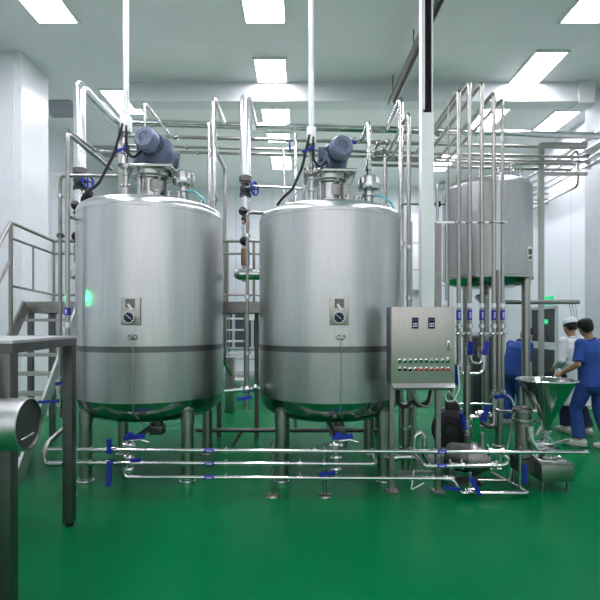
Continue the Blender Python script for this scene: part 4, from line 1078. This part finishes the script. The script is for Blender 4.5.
# ------------------------------------------------------------------ people
def fuse(o, vox, sm=4):
    """turn overlapping volumes into one continuous smooth surface"""
    md = o.modifiers.new('remesh', 'REMESH'); md.mode = 'VOXEL'; md.voxel_size = vox; md.use_smooth_shade = True
    ms = o.modifiers.new('smooth', 'SMOOTH'); ms.factor = .5; ms.iterations = sm
    dg = bpy.context.evaluated_depsgraph_get(); dg.update()
    me = bpy.data.meshes.new_from_object(o.evaluated_get(dg))
    old = o.data; o.modifiers.clear(); o.data = me
    for p in me.polygons: p.use_smooth = True
    return o
def hand(mb, wrist, fwd, palm_n, side, s=1.0, curl=.5):
    """palm, four fingers of different lengths and a thumb; side=+1 puts the thumb on +lateral"""
    f = Vector(fwd).normalized(); n = Vector(palm_n); n = (n-f*n.dot(f)).normalized(); l = f.cross(n)*side
    mb.loft([wrist-f*.01, wrist+f*.025, wrist+f*.06, wrist+f*.09], [.024*s,.032*s,.040*s,.038*s], [.019*s,.017*s,.015*s,.012*s], lat=l, seg=14)
    for k, (o, L) in enumerate(((.030,.072),(.0105,.082),(-.0105,.076),(-.030,.058))):
        p = wrist+f*.088+l*o*s
        p1 = p+f*L*.45+n*L*.10*curl; p2 = p1+(f*.8+n*.7*curl)*L*.32; p3 = p2+(f*.5+n*1.1*curl)*L*.25
        mb.limb([p-f*.02, p1, p2, p3], [.0095*s,.009*s,.0082*s,.007*s], seg=10)
    p = wrist+f*.025+l*.028*s
    mb.limb([p, p+l*.028+f*.03+n*.01, p+l*.034+f*.058+n*.022], [.013*s,.0105*s,.008*s], seg=10)
def lerp(a, b, t): return a+(b-a)*t
def person(label, loc, rz, J, top, pants, shoes, extra=None, sleeve=1.0, hem=None, capped=False, vox=.0065):
    root = thing('person', label, 'person', loc); root.rotation_euler = (0,0,rz); OFF[root.name] = V(0,0,0)
    g = lambda k: Vector(J[k])
    pel, che, nek, hd = g('pelvis'), g('chest'), g('neck'), g('head')
    mid = g('waist')
    lat = Vector(J.get('lat', (1,0,0)))
    b = MB()
    sp = [pel+(pel-mid).normalized()*.10, pel, mid, che, lerp(che,nek,.62), nek]
    b.loft(sp, [.11,.155,.135,.165,.14,.055], [.09,.115,.10,.115,.085,.05], lat=lat, seg=24)
    up = (hd-nek).normalized()
    b.limb([nek-up*.05, nek+up*.03, hd-up*.02], [.06,.054,.052])
    hl = Vector(J.get('headlat', lat)); hf = up.cross(hl).normalized(); 
    face = hf if hf.dot(Vector(J.get('face', (0,1,0)))) > 0 else -hf
    c = hd+up*.03
    b.loft([c-up*.115+face*.035, c-up*.085+face*.03, c-up*.03+face*.012, c+up*.04, c+up*.09, c+up*.118], [.030,.052,.070,.076,.060,.025], [.035,.062,.088,.096,.075,.03], lat=hl, seg=22)
    b.limb([c+up*.015+face*.092, c-up*.025+face*.108], [.010,.016], seg=10)          # nose
    b.loft([c-up*.062+face*.083, c-up*.058+face*.088, c-up*.052+face*.084],[.024,.026,.022],[.006,.009,.006], lat=hl, seg=10)   # lips
    for s_ in (-1,1): b.ball(c+hl*s_*.076-up*.008-face*.008, .010,.018,.030, seg=12)      # ears
    for S_ in ('L','R'):
        sh, el, wr = g('sh'+S_), g('el'+S_), g('wr'+S_)
        b.limb([lerp(sh,che,.35), sh, lerp(sh,el,.5), el, lerp(el,wr,.35), wr], [.06,.056,.047,.039,.038,.025])
        hd_ = J.get('hand'+S_) or (wr-el); hand(b, wr, hd_, J.get('palm'+S_, (0,0,-1)), 1 if S_ == 'L' else -1)
        hp, kn, an = g('hp'+S_), g('kn'+S_), g('an'+S_)
        b.limb([hp, lerp(hp,kn,.5), kn, lerp(kn,an,.35), an], [.085,.072,.053,.052,.036])
    body = fuse(b.build('body', M['skin'], root), vox, 3)
    for s_ in (-1,1):
        e_ = MB(); e_.ball(c+hl*s_*.031+up*.012+face*.086, .012, seg=10); e_.build('eye', M['white'], body)
    # top
    t = MB(); T_ = J.get('hemdrop', .10)
    dn = (pel-mid).normalized()
    if J.get('coat'):
        hz = J['coat']; k0 = V(pel.x, pel.y-.01, hz)
        t.loft([k0, lerp(k0,pel,.5), pel, mid, che, lerp(che,nek,.62), lerp(che,nek,.93)], [.215,.20,.185,.17,.195,.165,.065], [.175,.16,.15,.135,.145,.112,.062], lat=lat, seg=28, pw=2.3)
    else:
        t.loft([pel+dn*.09, pel, mid, che, lerp(che,nek,.62), lerp(che,nek,.93)], [.186,.183,.172,.198,.168,.065], [.145,.145,.135,.145,.112,.062], lat=lat, seg=28, pw=2.3)
    for S_ in ('L','R'):
        sh, el, wr = g('sh'+S_), g('el'+S_), g('wr'+S_)
        if sleeve <= 1: t.limb([lerp(sh,che,.4), sh, lerp(sh,el,.5)], [.085,.075,.066]); t.tube([lerp(sh,el,.45), lerp(sh,el,.86)], 0, bend=0, radii=[.067,.072])
        else: t.limb([lerp(sh,che,.4), sh, lerp(sh,el,.5), el, lerp(el,wr,.6)], [.088,.078,.066,.062,.054]); t.tube([lerp(el,wr,.5), lerp(el,wr,.97)], 0, bend=0, radii=[.054,.05])
    tp = fuse(t.build({'coat':'lab_coat','uniform':'work_shirt'}[top], M[top], root), .011, 2)
    cl = MB(); cl.torus(lerp(che,nek,.93), .068, .014, axis=up, seg=24); cl.build('collar', M[top], tp)
    # trousers
    t = MB(); 
    t.loft([pel-dn*.05, pel+dn*.03, pel+dn*.12, pel+dn*.17], [.165,.172,.165,.11], [.125,.135,.125,.09], lat=lat, seg=24, pw=2.3)
    for S_ in ('L','R'):
        hp, kn, an = g('hp'+S_), g('kn'+S_), g('an'+S_)
        t.limb([hp, lerp(hp,kn,.5), kn, lerp(kn,an,.5)], [.108,.096,.082,.078]); t.tube([lerp(kn,an,.4), lerp(kn,an,.97)], 0, bend=0, radii=[.079,.083], seg=16)
    fuse(t.build('trousers', M[pants], root), .011, 2)
    for S_ in ('L','R'):
        an = g('an'+S_); d = Vector(J.get('toe'+S_, (0,1,0))).normalized(); heel = an-d*.05
        base = V(0,0,1); q = MB()
        dz = V(0,0,-.045)
        l = d.cross(V(0,0,1)).normalized()
        q.loft([an-d*.085+dz, an-d*.06+dz*.8, an+d*.02+dz*.75, an+d*.10+dz*1.0, an+d*.16+dz*1.1, an+d*.185+dz*1.1], [.022,.036,.04,.046,.04,.02], [.02,.045,.045,.032,.026,.014], lat=l, seg=16)
        sh_ = q.build('shoe', M[shoes], root)
        q = MB(); q.loft([an-d*.09+dz*1.62, an-d*.03+dz*1.68, an+d*.10+dz*1.68, an+d*.19+dz*1.55], [.03,.042,.05,.022],[.012,.014,.014,.012], lat=l, seg=14, pw=3); q.build('sole', M['sole'], sh_)
    # hair or cap
    q = MB(); hc = c+up*.028-face*.016
    q.loft([hc-up*.085-face*.03, hc-up*.05-face*.022, hc-up*.0-face*.008, hc+up*.04, hc+up*.075, hc+up*.098, hc+up*.106], [.045,.072,.084,.086,.074,.048,.015], [.05,.072,.088,.100,.09,.058,.02], lat=hl, seg=24)
    q.build('hair', M['hair'], root)
    if capped:
        q = MB(); q.loft([hc+up*.028, hc+up*.05, hc+up*.092, hc+up*.118, hc+up*.126], [.094,.097,.092,.07,.02], [.110,.113,.106,.08,.02], lat=hl, seg=28)
        q.build('work_cap', M['white'], root)
    return root
# man in blue, back to us, mid-stride
J = dict(pelvis=(0,0,.88), waist=(0,.02,1.06), chest=(0,.025,1.25), neck=(-.02,.03,1.42), head=(-.05,.05,1.53), face=(.2,1,0), headlat=(.98,-.2,0),
         shL=(-.185,.02,1.355), elL=(-.25,.01,1.09), wrL=(-.27,.21,.97), shR=(.185,.02,1.355), elR=(.24,-.03,1.09), wrR=(.22,.10,.88),
         palmL=(.6,0,-.6), palmR=(-1,0,0), handL=(-.1,1,-.3),
         hpL=(-.095,.02,.84), knL=(-.13,.14,.49), anL=(-.17,.05,.12), hpR=(.095,-.02,.84), knR=(.11,-.01,.47), anR=(.10,-.17,.10), toeL=(-.6,1,0), toeR=(-.6,1,0))
person('man in blue work uniform walking away beyond the hopper, cropped by right edge', (3.81, 6.12, 0), math.radians(20), J, 'uniform', 'uniformp', 'shoe')
J = dict(pelvis=(0,0,.89), waist=(0,.015,1.07), chest=(0,.03,1.25), neck=(0,.04,1.42), head=(0,.075,1.53), face=(0,1,0),
         shL=(-.18,.02,1.35), elL=(-.25,-.03,1.08), wrL=(-.18,.16,.98), shR=(.18,.02,1.35), elR=(.24,-.03,1.08), wrR=(.2,.17,.98),
         palmL=(.8,0,-.6), palmR=(-.8,0,-.6), handL=(.2,1,-.3), handR=(-.2,1,-.3), coat=.42,
         hpL=(-.09,0,.85), knL=(-.10,.08,.48), anL=(-.11,.04,.10), hpR=(.09,0,.85), knR=(.10,.02,.48), anR=(.11,-.12,.10))
person('person in white lab coat and white cap standing beyond the man in blue', (4.06, 6.95, 0), math.radians(12), J, 'coat', 'navy', 'shoe', sleeve=2, capped=True)
J = dict(pelvis=(0,0,.88), waist=(0,.04,1.05), chest=(0,.10,1.20), neck=(0,.17,1.33), head=(0,.25,1.41), face=(0,1,-.6),
         shL=(-.18,.13,1.28), elL=(-.22,.16,1.01), wrL=(-.16,.32,.87), shR=(.18,.13,1.28), elR=(.22,.06,1.01), wrR=(.20,.12,.80),
         palmL=(.8,0,-.6), palmR=(-.8,0,-.6), handL=(0,.8,-.5), handR=(0,.4,-.9),
         hpL=(-.09,0,.84), knL=(-.10,.03,.47), anL=(-.11,-.05,.10), hpR=(.09,0,.84), knR=(.10,.08,.47), anR=(.11,.03,.10))
person('worker in blue bending forward behind the raised tank leg', (3.38, 7.45, 0), math.radians(-70), J, 'uniform', 'uniformp', 'shoe')

# ------------------------------------------------------------------ light and camera
w = bpy.data.worlds.new('plant_hall'); bpy.context.scene.world = w; w.use_nodes = True
bg = w.node_tree.nodes['Background']
tc = w.node_tree.nodes.new('ShaderNodeTexCoord'); sp = w.node_tree.nodes.new('ShaderNodeSeparateXYZ'); rp = w.node_tree.nodes.new('ShaderNodeValToRGB')
mr = w.node_tree.nodes.new('ShaderNodeMapRange'); mr.inputs['From Min'].default_value = -.5; mr.inputs['From Max'].default_value = .6
w.node_tree.links.new(tc.outputs['Generated'], sp.inputs[0]); w.node_tree.links.new(sp.outputs[2], mr.inputs['Value'])
w.node_tree.links.new(mr.outputs[0], rp.inputs[0]); w.node_tree.links.new(rp.outputs[0], bg.inputs['Color'])
rp.color_ramp.elements[0].position = .30; rp.color_ramp.elements[0].color = (.10,.16,.13,1)
rp.color_ramp.elements[1].position = .70; rp.color_ramp.elements[1].color = (.86,.85,.91,1)
bg.inputs['Strength'].default_value = 1.6
# unseen green spot lights added beside the left tank to make its side glint
def mirror_dir(px, py):
    k = (px-CX)/F
    A = k*k+1; B = -2*(k*TAX+TY); Cc = TAX**2+TY**2-TR**2
    d = (-B-math.sqrt(B*B-4*A*Cc))/(2*A)
    p = P(px, py, d); n = V(p.x-TAX, p.y-TY, 0).normalized(); i = (p-V(0,0,EYE)).normalized()
    return p, i-2*i.dot(n)*n
p, rdir = mirror_dir(86.8, 298)
for nm, ang, en in (('green_glint_spot', 8, 8), ('green_glint_core', 3.4, 18)):
    ld = bpy.data.lights.new(nm, 'SPOT'); ld.color = (.0,1,.24); ld.energy = en; ld.shadow_soft_size = .01
    ld.spot_size = math.radians(ang); ld.spot_blend = 1.0
    lo = bpy.data.objects.new(nm, ld); C.objects.link(lo); lo.location = p+rdir*1.5
    lo.rotation_euler = (-rdir).to_track_quat('-Z', 'Y').to_euler()
ad = bpy.data.lights.new('rear_ceiling_fill', 'AREA'); ad.shape = 'RECTANGLE'; ad.size = 9; ad.size_y = 5.5; ad.energy = 60; ad.color = (1,.99,1)  # unseen area light added to brighten the rear ceiling
ao = bpy.data.objects.new('rear_ceiling_fill', ad); C.objects.link(ao); ao.location = (.2, 11.6, 3.4); ao.rotation_euler = (PI, 0, 0)
cam = bpy.data.cameras.new('camera'); cam.sensor_width = 36; cam.lens = 36*F/600; cam.shift_y = (HY-300)/600
cam.clip_start = .05
co = bpy.data.objects.new('camera', cam); C.objects.link(co); co.location = (0,0,EYE); co.rotation_euler = (PI/2,0,0)
sc = bpy.context.scene; sc.camera = co
sc.view_settings.view_transform = 'Standard'; sc.view_settings.look = 'None'; sc.view_settings.exposure = 0.16; sc.view_settings.gamma = 0.88
sc.cycles.max_bounces = 8; sc.cycles.sample_clamp_indirect = 4.0
